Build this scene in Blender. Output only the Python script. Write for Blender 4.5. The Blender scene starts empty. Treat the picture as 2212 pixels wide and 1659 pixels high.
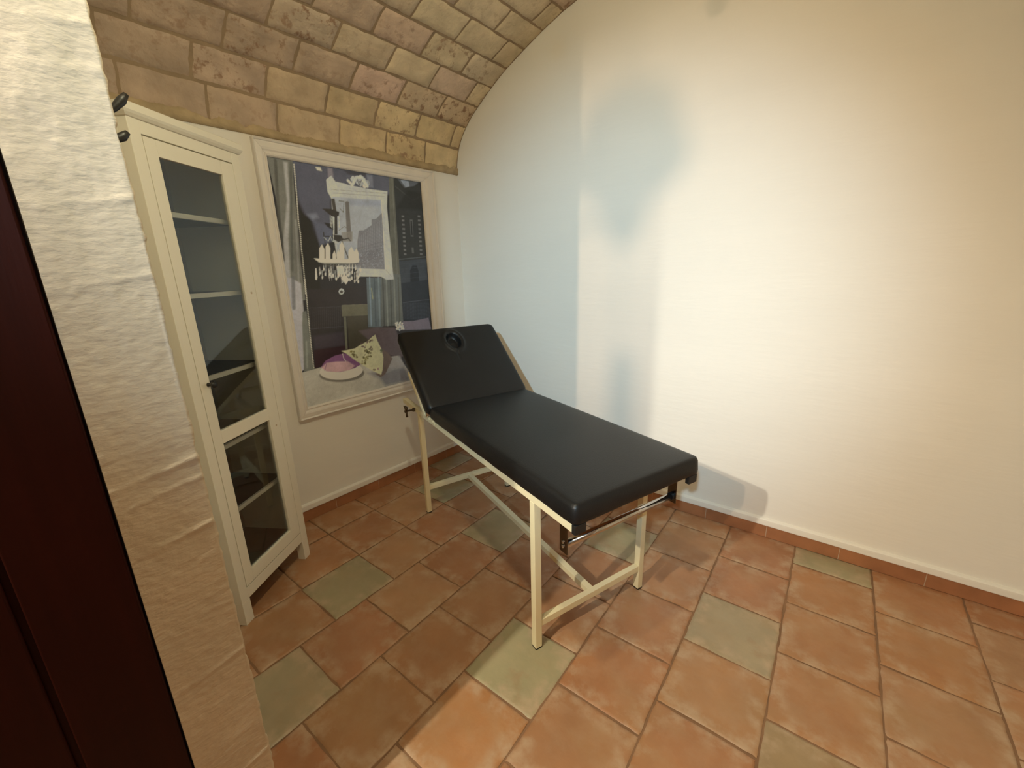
import bpy, bmesh, math, random
import numpy as np
from mathutils import Vector, Matrix
C = bpy.context.scene.collection
sc = bpy.context.scene

# ---------------------------------------------------------------- camera
CAM = (2.4143, -2.4903, 1.5)
YAW, PIT, ROL = math.radians(37.978), math.radians(15.269), math.radians(-1.607)
FPX = 900.74
fw = Vector((-math.sin(YAW)*math.cos(PIT), math.cos(YAW)*math.cos(PIT), -math.sin(PIT)))
rt = Vector((math.cos(YAW), math.sin(YAW), 0))
up = rt.cross(fw)
r2 = math.cos(ROL)*rt + math.sin(ROL)*up
u2 = -math.sin(ROL)*rt + math.cos(ROL)*up
cd = bpy.data.cameras.new('camera'); cam = bpy.data.objects.new('camera', cd); C.objects.link(cam)
cd.sensor_width = 36; cd.lens = FPX*36/2212; cd.clip_start = 0.02
M = Matrix((r2, u2, -fw)).transposed().to_4x4(); M.translation = Vector(CAM)
cam.matrix_world = M
sc.camera = cam

# ---------------------------------------------------------------- world, exposure
sc.view_settings.view_transform = 'Standard'; sc.view_settings.look = 'None'
sc.view_settings.gamma = 1; sc.view_settings.use_curve_mapping = False
sc.view_settings.exposure = 0.0
w = bpy.data.worlds.new('world'); sc.world = w; w.use_nodes = True
w.node_tree.nodes['Background'].inputs[0].default_value = (.02, .018, .015, 1)
w.node_tree.nodes['Background'].inputs[1].default_value = 1.0
sc.cycles.max_bounces = 10; sc.cycles.diffuse_bounces = 6
sc.cycles.use_denoising = True
sc.cycles.sample_clamp_indirect = 6

# lamps: (position, aim, power W, colour, cone degrees, blend, radius)
SPOTS = [((1.40, -4.00, 2.55), (2.35, -1.5, 0), 295, (1, .93, .75), 86, 1.0, .028),
         ((1.80, -4.00, 2.55), (1.55, 0, 1.35), 222, (1, .68, .42), 47, 1.0, .014),
         ((2.70, -4.00, 2.47), (1.22, 0, 1.15), 470, (.44, .745, .95), 46, 1.0, .04)]
FILL_LAMP = (8, (1, .6, .35))  # added fill lamp, not a visible source: power W, colour
PEND = ((1.78, -1.98, 2.62), 109, (1, .95, .645), .03)

# ---------------------------------------------------------------- helpers
def lin(c):
    return tuple(((v/255)/12.92 if v/255 <= .04045 else ((v/255+.055)/1.055)**2.4) for v in c)

def tag(o, label=None, cat=None, group=None, kind=None):
    if label: o['label'] = label
    if cat: o['category'] = cat
    if group: o['group'] = group
    if kind: o['kind'] = kind
    return o

def empty(name, loc=(0, 0, 0), rz=0):
    o = bpy.data.objects.new(name, None); C.objects.link(o); o.location = loc; o.rotation_euler = (0, 0, rz)
    o.empty_display_size = .1
    return o

def mesh_obj(name, bm, mat, parent=None, smooth=False, bevel=0, seg=2):
    bmesh.ops.recalc_face_normals(bm, faces=bm.faces) if len(bm.faces) < 60000 else None
    me = bpy.data.meshes.new(name); bm.to_mesh(me); bm.free()
    me.materials.append(mat)
    if smooth:
        me.polygons.foreach_set('use_smooth', [True]*len(me.polygons))
    o = bpy.data.objects.new(name, me); C.objects.link(o)
    if parent: o.parent = parent
    if bevel:
        m = o.modifiers.new('bevel', 'BEVEL'); m.width = bevel; m.segments = seg; m.limit_method = 'ANGLE'; m.angle_limit = .6
        wn = o.modifiers.new('wn', 'WEIGHTED_NORMAL'); wn.keep_sharp = True
        me.polygons.foreach_set('use_smooth', [True]*len(me.polygons))
    return o

def box(bm, x0, x1, y0, y1, z0, z1, mat=None):
    v = [bm.verts.new((x, y, z)) for x in (x0, x1) for y in (y0, y1) for z in (z0, z1)]
    if mat is not None:
        for q in v: q.co = mat @ q.co
    for f in ((0, 1, 3, 2), (4, 6, 7, 5), (0, 4, 5, 1), (2, 3, 7, 6), (0, 2, 6, 4), (1, 5, 7, 3)):
        bm.faces.new([v[i] for i in f])
    return v

def prism(bm, poly, z0, z1):
    a = [bm.verts.new((x, y, z0)) for x, y in poly]; b = [bm.verts.new((x, y, z1)) for x, y in poly]
    n = len(poly)
    bm.faces.new(a[::-1]); bm.faces.new(b)
    for i in range(n): bm.faces.new((a[i], a[(i+1) % n], b[(i+1) % n], b[i]))

def tube(bm, pts, r, n=12, caps=True):
    pts = [Vector(p) for p in pts]; rs = r if isinstance(r, (list, tuple)) else [r]*len(pts)
    rings = []
    t0 = (pts[1]-pts[0]).normalized()
    a = Vector((0, 0, 1)) if abs(t0.z) < .9 else Vector((1, 0, 0))
    nrm = t0.cross(a).normalized()
    for i, p in enumerate(pts):
        t = (pts[min(i+1, len(pts)-1)]-pts[max(i-1, 0)]).normalized()
        nrm = (nrm-t*nrm.dot(t)).normalized(); bn = t.cross(nrm)
        rings.append([bm.verts.new(p+(nrm*math.cos(k*2*math.pi/n)+bn*math.sin(k*2*math.pi/n))*rs[i]) for k in range(n)])
    for i in range(len(rings)-1):
        for k in range(n):
            bm.faces.new((rings[i][k], rings[i][(k+1) % n], rings[i+1][(k+1) % n], rings[i+1][k]))
    if caps:
        bm.faces.new(rings[0][::-1]); bm.faces.new(rings[-1])

def lathe(bm, prof, c, axis='z', n=24):
    """prof: list of (radius, height)"""
    rings = []
    for r, h in prof:
        ring = []
        for k in range(n):
            a = 2*math.pi*k/n; x, y = r*math.cos(a), r*math.sin(a)
            p = {'z': (x, y, h), 'y': (x, h, y), 'x': (h, x, y)}[axis]
            ring.append(bm.verts.new(Vector(c)+Vector(p)))
        rings.append(ring)
    for i in range(len(rings)-1):
        for k in range(n):
            bm.faces.new((rings[i][k], rings[i][(k+1) % n], rings[i+1][(k+1) % n], rings[i+1][k]))
    bm.faces.new(rings[0][::-1]); bm.faces.new(rings[-1])

# ---------------------------------------------------------------- materials
def mat(name, col, rough=.6, metal=0, bump=0, bscale=60, var=0, vscale=3, attr=None, spec=None, detail=4, stretch=None):
    m = bpy.data.materials.new(name); m.use_nodes = True
    nt = m.node_tree; N = nt.nodes; L = nt.links; b = N['Principled BSDF']
    b.inputs['Base Color'].default_value = (*col, 1); b.inputs['Roughness'].default_value = rough; b.inputs['Metallic'].default_value = metal
    if spec is not None: b.inputs['Specular IOR Level'].default_value = spec
    tc = N.new('ShaderNodeTexCoord'); src = tc.outputs['Object']
    if stretch:
        mp = N.new('ShaderNodeMapping'); mp.inputs['Scale'].default_value = stretch; L.new(src, mp.inputs['Vector']); src = mp.outputs[0]
    if bump:
        n = N.new('ShaderNodeTexNoise'); n.inputs['Scale'].default_value = bscale; n.inputs['Detail'].default_value = detail; L.new(src, n.inputs['Vector'])
        bp = N.new('ShaderNodeBump'); bp.inputs['Strength'].default_value = 1; bp.inputs['Distance'].default_value = bump
        L.new(n.outputs['Fac'], bp.inputs['Height']); L.new(bp.outputs[0], b.inputs['Normal'])
    if var or attr:
        n2 = N.new('ShaderNodeTexNoise'); n2.inputs['Scale'].default_value = vscale; n2.inputs['Detail'].default_value = 6; L.new(src, n2.inputs['Vector'])
        mr = N.new('ShaderNodeMapRange'); mr.inputs['From Min'].default_value = .3; mr.inputs['From Max'].default_value = .7
        mr.inputs['To Min'].default_value = 1-var; mr.inputs['To Max'].default_value = 1+var*.6; L.new(n2.outputs['Fac'], mr.inputs['Value'])
        mx = N.new('ShaderNodeVectorMath'); mx.operation = 'SCALE'; L.new(mr.outputs[0], mx.inputs['Scale'])
        if attr:
            at = N.new('ShaderNodeAttribute'); at.attribute_name = attr; L.new(at.outputs['Color'], mx.inputs[0])
        else: mx.inputs[0].default_value = col
        L.new(mx.outputs[0], b.inputs['Base Color'])
    return m

WHITE = mat('white_plaster', (.80, .765, .70), .85, bump=.0015, bscale=14, var=.03, vscale=1.2, stretch=(.5, .5, 2.2))
ROUGHP = mat('rough_plaster', (.54, .445, .32), .75, bump=.0018, bscale=60, var=.06, vscale=6, stretch=(1, .8, 1.7), detail=10)
CABW = mat('cabinet_white', (.76, .715, .60), .42, var=.02, vscale=3)
FRAMEW = mat('frame_white', (.74, .695, .645), .5, bump=.0004, bscale=70, var=.05, vscale=8, stretch=(1, 1, .5))
CREAM = mat('cream_enamel', (.80, .70, .45), .38, var=.03, vscale=6)
LEATHER = mat('black_leather', (.0055, .0055, .006), .44, bump=.0005, bscale=240, var=.25, vscale=5, spec=.42)
BLACKP = mat('black_plastic', (.012, .012, .012), .4)
CHROME = mat('chrome', (.62, .60, .58), .12, 1)
STEEL = mat('dark_chrome', (.16, .14, .12), .22, 1)
BRASSY = mat('dark_steel', (.12, .09, .06), .4, .8)
PLY = mat('plywood_edge', (.27, .12, .045), .6, var=.2, vscale=20)
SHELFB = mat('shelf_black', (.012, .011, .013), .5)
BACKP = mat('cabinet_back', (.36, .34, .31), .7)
DARKWOOD = mat('dark_mahogany', (.020, .0022, .0006), .5, bump=.0002, bscale=30, var=.2, vscale=4, stretch=(6, 6, .6), spec=.12)
IRON = mat('black_iron', (.010, .009, .008), .45, bump=.0006, bscale=90)
TERRA = mat('terracotta_skirting', (.37, .155, .068), .55, bump=.0006, bscale=50, var=.22, vscale=7)
PINE = mat('peg_wood', (.50, .40, .28), .6)
GROUTB = mat('vault_mortar', (.30, .215, .135), .95, bump=.003, bscale=60, var=.15, vscale=12)
GROUTF = mat('floor_grout', (.25, .135, .07), .9, bump=.001, bscale=80, var=.2, vscale=9)

def brick_material():
    m = mat('vault_brick', (.4, .3, .2), .92, attr='Col', var=.22, vscale=9, bump=.006, bscale=48, detail=9)
    nt = m.node_tree; N = nt.nodes; L = nt.links; b = N['Principled BSDF']
    src = b.inputs['Base Color'].links[0].from_socket
    tc = [n for n in N if n.type == 'TEX_COORD'][0]
    # worn, pitted patches, stronger where the brick's own alpha says so
    n1 = N.new('ShaderNodeTexNoise'); n1.inputs['Scale'].default_value = 22; n1.inputs['Detail'].default_value = 9; n1.inputs['Roughness'].default_value = .65
    L.new(tc.outputs['Object'], n1.inputs['Vector'])
    at = N.new('ShaderNodeAttribute'); at.attribute_name = 'Col'
    r = N.new('ShaderNodeMapRange'); r.inputs['From Min'].default_value = .53; r.inputs['From Max'].default_value = .62; L.new(n1.outputs['Fac'], r.inputs['Value'])
    mu = N.new('ShaderNodeMath'); mu.operation = 'MULTIPLY'; L.new(r.outputs[0], mu.inputs[0]); L.new(at.outputs['Alpha'], mu.inputs[1])
    mx = N.new('ShaderNodeMix'); mx.data_type = 'RGBA'; L.new(mu.outputs[0], mx.inputs[0]); L.new(src, mx.inputs[6]); mx.inputs[7].default_value = (.26, .15, .09, 1)
    n3 = N.new('ShaderNodeTexNoise'); n3.inputs['Scale'].default_value = 5; n3.inputs['Detail'].default_value = 3
    L.new(tc.outputs['Object'], n3.inputs['Vector'])
    r3 = N.new('ShaderNodeMapRange'); r3.inputs['From Min'].default_value = .52; r3.inputs['From Max'].default_value = .75; r3.inputs['To Max'].default_value = .45; L.new(n3.outputs['Fac'], r3.inputs['Value'])
    mx2 = N.new('ShaderNodeMix'); mx2.data_type = 'RGBA'; L.new(r3.outputs[0], mx2.inputs[0]); L.new(mx.outputs[2], mx2.inputs[6]); mx2.inputs[7].default_value = (.50, .37, .26, 1)
    L.new(mx2.outputs[2], b.inputs['Base Color'])
    return m

def tile_material():
    m = mat('floor_tile', (.4, .2, .1), .5, attr='Col', var=.13, vscale=5, bump=.0009, bscale=42, detail=8)
    nt = m.node_tree; N = nt.nodes; L = nt.links; b = N['Principled BSDF']
    src = b.inputs['Base Color'].links[0].from_socket
    tc = [n for n in N if n.type == 'TEX_COORD'][0]
    at = N.new('ShaderNodeAttribute'); at.attribute_name = 'Col'
    def noise(s, d, lo, hi, to, st=None):
        n1 = N.new('ShaderNodeTexNoise'); n1.inputs['Scale'].default_value = s; n1.inputs['Detail'].default_value = d; n1.inputs['Roughness'].default_value = .6
        if st:
            mp = N.new('ShaderNodeMapping'); mp.inputs['Scale'].default_value = st; L.new(tc.outputs['Object'], mp.inputs['Vector']); L.new(mp.outputs[0], n1.inputs['Vector'])
        else: L.new(tc.outputs['Object'], n1.inputs['Vector'])
        r = N.new('ShaderNodeMapRange'); r.inputs['From Min'].default_value = lo; r.inputs['From Max'].default_value = hi; r.inputs['To Max'].default_value = to
        L.new(n1.outputs['Fac'], r.inputs['Value']); return r
    def mix(f, a, col):
        mx = N.new('ShaderNodeMix'); mx.data_type = 'RGBA'; L.new(f, mx.inputs[0]); L.new(a, mx.inputs[6]); mx.inputs[7].default_value = (*col, 1); return mx.outputs[2]
    # pale lime bloom, stronger towards each tile's worn border (stored in alpha), broad tan clouds
    e = N.new('ShaderNodeMath'); e.operation = 'MULTIPLY'
    L.new(noise(13, 8, .43, .64, .72).outputs[0], e.inputs[0]); L.new(at.outputs['Alpha'], e.inputs[1])
    c = mix(noise(3.1, 4, .5, .75, .5, (1, 1.4, 1)).outputs[0], src, (.40, .25, .125))
    c = mix(noise(7.5, 5, .58, .8, .4).outputs[0], c, (.30, .105, .035))
    c = mix(e.outputs[0], c, (.50, .36, .24))
    L.new(c, b.inputs['Base Color'])
    r = noise(11, 6, .3, .7, 1); r.inputs['To Min'].default_value = .38; r.inputs['To Max'].default_value = .62; L.new(r.outputs[0], b.inputs['Roughness'])
    return m
BRICK = brick_material(); TILE = tile_material()

# ================================================================ THE ROOM
WA = -.047                                  # the picture wall runs a touch out of square
def lwx(y): return -WA*y*1.0 if False else .047*y
SP = 2.206                                  # springing height of the vault
XR = 3.8
YN0, YN1 = -2.278, -2.41                    # near wall, room side and outer side
JX = 1.475                                  # jamb
YB = -6.2                                   # back of the outer room

# ---- floor: 32 cm square terracotta tiles in running bond, one mesh
random.seed(7)
GREEN = (.355, .295, .175)
def tile_col(rx, y0):
    r = random.random()
    base = [(.39, .185, .085), (.41, .205, .098), (.37, .170, .078), (.41, .22, .112), (.38, .178, .088)][int(r*5)]
    k = random.uniform(.93, 1.06)
    return tuple(v*k for v in base)
bmf = bmesh.new(); cl = bmf.loops.layers.float_color.new('Col')
rowx0 = 2.413-.3195*12
joints = {2: -.815}
special = {}
def in_green(xc, yc):
    for (x, y) in ((1.0, -2.10), (.67, -1.61), (1.0, -.82), (1.62, -1.45), (2.25, -.81), (2.57, -.07), (2.57, -1.29), (1.60, -.47), (.10, -.44), (1.32, -2.7), (.35, -.74)):
        if abs(xc-x) < .12 and abs(yc-y) < .12: return True
    return False
WARM = [((2.57, -.33), (.42, .205, .085)), ((2.57, -.65), (.41, .20, .085)), ((2.57, -.97), (.42, .215, .095)), ((2.90, -.17), (.43, .195, .085)), ((2.9, -.49), (.42, .205, .08)),
        ((2.9, -.81), (.38, .215, .11)), ((2.25, -1.13), (.42, .235, .105)), ((2.25, -1.45), (.40, .185, .08)), ((1.94, -1.3), (.40, .175, .075)), ((1.94, -.97), (.41, .20, .10)),
        ((1.30, -2.24), (.38, .15, .06)), ((1.62, -1.78), (.43, .20, .07)), ((.99, -1.14), (.36, .165, .08)), ((1.3, -1.29), (.34, .19, .10)), ((1.3, -1.61), (.35, .18, .085)), ((1.3, -1.92), (.36, .195, .085))]
def add_tile(x0, x1, y0, y1, col, full=True):
    g = .0035
    x0 += g; x1 -= g; y0 += g; y1 -= g
    if x1-x0 < .012 or y1-y0 < .012: return
    # perimeter offsets: sharp lip, worn shoulder, flat top
    def ticks(a, b, n):
        t = [a, a+.0035, a+.012, a+.035]
        t = [v for v in t if v < (a+b)/2]
        mid = [a+(b-a)*k/n for k in range(1, n)]
        mid = [v for v in mid if t[-1]+.01 < v < a+b-t[-1]-.01]
        return t+mid+[a+b-v for v in reversed(t)]
    X = ticks(x0, x1, 5); Y = ticks(y0, y1, 5)
    tilt = (random.uniform(-.004, .004), random.uniform(-.004, .004)); h0 = random.uniform(-.0006, .0006)
    G = []
    for x in X:
        row = []
        for y in Y:
            d = min(x-x0, x1-x, y-y0, y1-y)
            z = -.004 if d < 1e-6 else (-.0012 if d < .006 else (-.0004 if d < .02 else 0))
            jx = random.uniform(-.0022, .0022) if min(x-x0, x1-x) < .006 and d < .02 else 0
            jy = random.uniform(-.0022, .0022) if min(y-y0, y1-y) < .006 and d < .02 else 0
            z += h0+tilt[0]*(x-(x0+x1)/2)+tilt[1]*(y-(y0+y1)/2)
            row.append((bmf.verts.new((x+jx, y+jy, z)), d))
        G.append(row)
    for i in range(len(X)-1):
        for j in range(len(Y)-1):
            q = [G[i][j], G[i+1][j], G[i+1][j+1], G[i][j+1]]
            f = bmf.faces.new([v[0] for v in q]); f.smooth = True
            for lp, (v, d) in zip(f.loops, q):
                lp[cl] = (*col, 1.0 if d < .02 else (.85 if d < .045 else .22))
for r in range(-2, 24):
    xa = rowx0+.3195*r; xb = xa+.3195
    k = r-12                                     # row k=0 runs from 2.413
    # joints of the row (measured), continued at 32.2 cm
    y_ref = {0: -.168, 1: -.005, -1: -.003, -2: -.158, -3: -.332, -4: -.165, -5: -.340, -6: -.175, -7: -.17}.get(k, (-.17 if k % 2 == 0 else -.005))
    ys = [0.0]; y = y_ref
    while y > YB:
        if y < -.02: ys.append(y)
        y -= .3215
    ys.append(YB)
    for a, b in zip(ys[:-1], ys[1:]):
        xx0, xx1 = max(xa, -.36), min(xb, 5.2)
        if xx1-xx0 < .03: continue
        xc, yc = (xa+xb)/2, (a+b)/2
        ok = in_green(xc, yc)
        col = tuple(v*random.uniform(.95, 1.05) for v in GREEN) if ok else tile_col(xc, yc)
        if not ok:
            for (p, cc) in WARM:
                if abs(xc-p[0]) < .13 and abs(yc-p[1]) < .13: col = tuple(.5*u+.5*v for u, v in zip(cc, (.39, .19, .09)))
        elif abs(xc-2.57) < .1 and yc < -1: col = (.34, .235, .125)
        add_tile(xx0, xx1, b, a, col)
fl = mesh_obj('floor', bmf, TILE)
bm = bmesh.new()
vs = [bm.verts.new(p) for p in ((-.5, YB-.1, -.0045), (5.3, YB-.1, -.0045), (5.3, .1, -.0045), (-.5, .1, -.0045))]
bm.faces.new(vs)
box(bm, -.5, 5.3, YB-.1, .1, -.12, -.0048)
g = mesh_obj('floor_grout', bm, GROUTF, fl)
tag(fl, kind='structure')

# ---- vault profile (x, z) from springing to crown and down again
PROF = [(0, 2.206), (.012, 2.29), (.034, 2.37), (.072, 2.44), (.118, 2.495), (.170, 2.547), (.238, 2.596), (.331, 2.660), (.42, 2.715), (.503, 2.760),
        (.641, 2.822), (.78, 2.880), (.919, 2.930), (1.056, 2.965), (1.3, 3.02), (1.6, 3.065), (1.9, 3.08)]
PROF = PROF+[(3.8-x, z) for x, z in reversed(PROF[:-1])]
P = np.array(PROF); SEG = np.hypot(*np.diff(P, axis=0).T); SS = np.concatenate([[0], np.cumsum(SEG)])
STOT = SS[-1]
def vsurf(s, y, h=0):
    x = np.interp(s, SS, P[:, 0]); z = np.interp(s, SS, P[:, 1])
    e = .02
    x1 = np.interp(min(s+e, STOT), SS, P[:, 0]); z1 = np.interp(min(s+e, STOT), SS, P[:, 1])
    x0 = np.interp(max(s-e, 0), SS, P[:, 0]); z0 = np.interp(max(s-e, 0), SS, P[:, 1])
    tx, tz = x1-x0, z1-z0; n = math.hypot(tx, tz); nx, nz = tz/n, -tx/n      # inward normal
    x += nx*h; z += nz*h
    return Vector((x+.047*y*(1-x/1.9) if x < 1.9 else x, y, z))
random.seed(11)
bmv = bmesh.new(); cv = bmv.loops.layers.float_color.new('Col')
YELLOW = [(.66, .52, .31), (.68, .54, .33), (.64, .50, .30)]
PINKB = [(.60, .46, .35), (.62, .48, .37), (.58, .45, .34)]
TANB = [(.64, .53, .37), (.62, .52, .38), (.65, .54, .37)]
BROWN = [(.47, .355, .265), (.49, .37, .28), (.46, .345, .26)]
lines_s = [0.0, .168, .320, .478, .631, .785, .940, 1.090]
while lines_s[-1]+.155 < STOT: lines_s.append(lines_s[-1]+.1545)
lines_s.append(STOT)
starts = [-.305, -.09, -.28, -.13, -.29, -.15, -.29, -.12]
def brick(s0, s1, y0, y1, col, pit):
    ns, ny = 4, 8
    g = .0030
    def wob(): return random.uniform(-.0032, .0032)
    grid = []
    hb = random.uniform(.002, .0055)
    c = [(s0+g, y0+g), (s1-g, y1-g)]
    S_ = [c[0][0], c[0][0]+.006]+[c[0][0]+(c[1][0]-c[0][0])*k/ns for k in range(1, ns)]+[c[1][0]-.006, c[1][0]]
    Y_ = [c[0][1], c[0][1]+.006]+[c[0][1]+(c[1][1]-c[0][1])*k/ny for k in range(1, ny)]+[c[1][1]-.006, c[1][1]]
    nS, nY = len(S_), len(Y_)
    eS = [(wob(), wob()) for _ in Y_]; eY = [(wob(), wob()) for _ in S_]
    for i, s in enumerate(S_):
        row = []
        for j, y in enumerate(Y_):
            d = min(i, nS-1-i, j, nY-1-j)
            h = -.003 if d == 0 else (hb*.75 if d == 1 else hb+random.uniform(-.0009, .0009))
            ds = (eS[j][0] if i < 2 else eS[j][1] if i > nS-3 else 0); dy = (eY[i][0] if j < 2 else eY[i][1] if j > nY-3 else 0)
            row.append(bmv.verts.new(vsurf(min(max(s+ds, 0), STOT), min(y+dy, 0), h)))
        grid.append(row)
    for i in range(nS-1):
        for j in range(nY-1):
            f = bmv.faces.new((grid[i][j], grid[i+1][j], grid[i+1][j+1], grid[i][j+1])); f.smooth = True
            for lp in f.loops: lp[cv] = (*col, pit)
for ci in range(len(lines_s)-1):
    s0, s1 = lines_s[ci], lines_s[ci+1]
    if s1-s0 < .02: continue
    st = starts[ci] if ci < len(starts) else -.13-.155*(ci % 2)+random.uniform(-.02, .02)
    ys = [0.0]; y = st
    while y > YN0-.2:
        if ci == 0 and abs(y+1.235) < .03: y = -1.27
        ys.append(y); y -= .3105+random.uniform(-.004, .004)
    ys.append(YN0-.2)
    for a, b in zip(ys[:-1], ys[1:]):
        if a-b < .02: continue
        yc = (a+b)/2
        # yellower low and near the end wall, browner and pinker to the upper left
        tb = min(max((yc+1.45)/.85, 0), 1); lo = YELLOW if ci <= 1 else (PINKB if random.random() < .35*(1-abs(tb-.6)) else TANB)
        ca, cb_ = random.choice(BROWN), random.choice(lo)
        pool = [tuple(p*(1-tb)+q*tb for p, q in zip(ca, cb_))]
        col = random.choice(pool); pit = random.choice([.15, .3, .5, .8, .25])
        if ci == 2 and -.60 < yc+.0 < -.30: col = (.60, .47, .33); pit = .8
        if ci == 2 and -.92 < yc < -.60: col = (.60, .44, .35); pit = .6
        if ci == 2 and yc > -.28: col = (.58, .45, .31); pit = 1
        if ci == 3 and yc < -1.04 and yc > -1.3: col = (.55, .44, .33); pit = .9
        if ci == 4 and -.95 < yc < -.6: col = (.60, .45, .34); pit = .4
        if ci == 3 and -.75 < yc < -.43: col = (.66, .54, .37); pit = .08
        if ci == 5 and -.76 < yc: col = (.65, .54, .37); pit = .1
        k = random.uniform(.95, 1.05)
        brick(s0, s1, b, a, tuple(v*k for v in col), pit)
        if ci == 2 and abs(a+.59) < .01:
            pass
vault = mesh_obj('ceiling', bmv, BRICK)
tag(vault, kind='structure')
bm = bmesh.new()
ny = 24; ns = 120
gr = [[bm.verts.new(vsurf(STOT*i/ns, (YN0-.2)*j/ny+.0, 0)) for j in range(ny+1)] for i in range(ns+1)]
for i in range(ns):
    for j in range(ny):
        f = bm.faces.new((gr[i][j], gr[i+1][j], gr[i+1][j+1], gr[i][j+1])); f.smooth = True
top = [[bm.verts.new(vsurf(STOT*i/ns, (YN0-.2)*j, -.12)) for j in (0, 1)] for i in range(ns+1)]
for i in range(ns): bm.faces.new((top[i][0], top[i][1], top[i+1][1], top[i+1][0]))
mort = mesh_obj('vault_mortar', bm, GROUTB, vault)
# ragged smear of mortar where the bricks meet the picture wall
bm = bmesh.new(); random.seed(4)
N_ = 320; up_, lo_ = [], []
rag = np.interp(np.linspace(0, 60, N_+1), np.arange(61), np.random.default_rng(8).random(61))*.026+np.interp(np.linspace(0, 17, N_+1), np.arange(18), np.random.default_rng(9).random(18))*.016
for i in range(N_+1):
    y = -2.2*i/N_
    t = .002+rag[i]+random.uniform(-.002, .002)
    up_.append((bm.verts.new(vsurf(max(t+.012, .004), y, .0115)), bm.verts.new(vsurf(max(t+.016, .006), y, -.002))))
    p = vsurf(0, y, .0); lo_.append((bm.verts.new(p+Vector((.0135, 0, -.006))), bm.verts.new(p+Vector((-.004, 0, -.008)))))
for i in range(N_):
    bm.faces.new((up_[i][0], up_[i+1][0], lo_[i+1][0], lo_[i][0]))
    bm.faces.new((up_[i][1], up_[i+1][1], up_[i+1][0], up_[i][0]))
    bm.faces.new((lo_[i][0], lo_[i+1][0], lo_[i+1][1], lo_[i][1]))
mesh_obj('mortar_edge', bm, mat('mortar_smear', (.44, .335, .20), .95, bump=.004, bscale=45, var=.2, vscale=14), vault, smooth=True)

# ---- walls
def arch_poly(y, zbot):
    pts = [vsurf(STOT*i/160, y, -.01) for i in range(161)]
    return [(p.x, p.z) for p in pts]
bm = bmesh.new()
top_ = arch_poly(0, 0)
A_ = [bm.verts.new((x, 0, z)) for x, z in top_]; B_ = [bm.verts.new((x, .2, z)) for x, z in top_]
n = len(top_)
a0, a1 = bm.verts.new((-.02, 0, -.02)), bm.verts.new((XR+.02, 0, -.02)); b0, b1 = bm.verts.new((-.02, .2, -.02)), bm.verts.new((XR+.02, .2, -.02))
bm.faces.new(A_+[a1, a0]); bm.faces.new((B_+[b1, b0])[::-1])
for i in range(n-1): bm.faces.new((A_[i], B_[i], B_[i+1], A_[i+1]))
tag(mesh_obj('wall_back', bm, WHITE), kind='structure')
bm = bmesh.new(); prism(bm, [(0, 0), (lwx(-2.5), -2.5), (lwx(-2.5)-.2, -2.5), (-.2, 0)], -.02, SP+.0)
tag(mesh_obj('wall_left', bm, WHITE), kind='structure')
bm = bmesh.new(); prism(bm, [(XR, 0), (XR, -2.5), (XR+.2, -2.5), (XR+.2, 0)], -.02, SP)
tag(mesh_obj('wall_right', bm, WHITE), kind='structure')

# near wall with the doorway; its left reveal is the rough plaster pier in the foreground
bm = bmesh.new()
box(bm, -.4, JX-.03, YN1, YN0, -.02, 3.3)
box(bm, 3.35, 5.2, YN1, YN0, -.02, 3.3)
box(bm, JX-.03, 3.35, YN1, YN0, 2.75, 3.3)
wf = mesh_obj('wall_front', bm, WHITE); tag(wf, kind='structure')
rng = np.random.default_rng(5)
def vnoise(nz, ny_, cz, cy, seed):
    r = np.random.default_rng(seed); g = r.standard_normal((cz+2, cy+2))
    zz = np.linspace(0, cz, nz); yy = np.linspace(0, cy, ny_)
    zi = zz.astype(int); yi = yy.astype(int); fz = (zz-zi)[:, None]; fy = (yy-yi)[None, :]
    fz = fz*fz*(3-2*fz); fy = fy*fy*(3-2*fy)
    return (g[zi][:, yi]*(1-fz)*(1-fy)+g[zi+1][:, yi]*fz*(1-fy)+g[zi][:, yi+1]*(1-fz)*fy+g[zi+1][:, yi+1]*fz*fy)
nz, nyy = 700, 34
H_ = vnoise(nz, nyy, 12, 2, 1)*.0016+vnoise(nz, nyy, 50, 4, 2)*.0004+vnoise(nz, nyy, 230, 14, 3)*.0003
# horizontal trowel ridges
for (zc, amp) in ((1.93, .0014), (1.86, .0012), (1.80, .0014), (1.62, .002), (1.50, .002), (1.16, .003), (1.12, .002), (1.02, .0025), (.70, .002), (.40, .002)):
    zz = np.linspace(0, 2.75, nz)[:, None]+np.linspace(-.01, .012, nyy)[None, :]
    H_ += amp*np.exp(-((zz-zc)/.006)**2)*(np.linspace(1, .2, nyy)[None, :])
E_ = vnoise(nz, 2, 240, 1, 9)[:, 0]*.0009+vnoise(nz, 2, 40, 1, 10)[:, 0]*.0008
bm = bmesh.new(); G = []
for i in range(nz):
    z = 2.75*i/(nz-1); row = []
    for j in range(nyy):
        t = j/(nyy-1)
        y = YN0+(YN1-YN0)*t+(E_[i] if j == 0 else 0)
        x = JX-.008*t+H_[i, j]*(.5 if j == 0 else 1)
        row.append(bm.verts.new((x, y, z)))
    row.insert(0, bm.verts.new((JX-.008, YN0+.0015+E_[i], z)))
    row.insert(0, bm.verts.new((JX-.04, YN0+.001, z)))
    G.append(row)
for i in range(nz-1):
    for j in range(len(G[0])-1):
        f = bm.faces.new((G[i][j], G[i][j+1], G[i+1][j+1], G[i+1][j])); f.smooth = True
jb = mesh_obj('door_reveal', bm, ROUGHP, wf)
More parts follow.
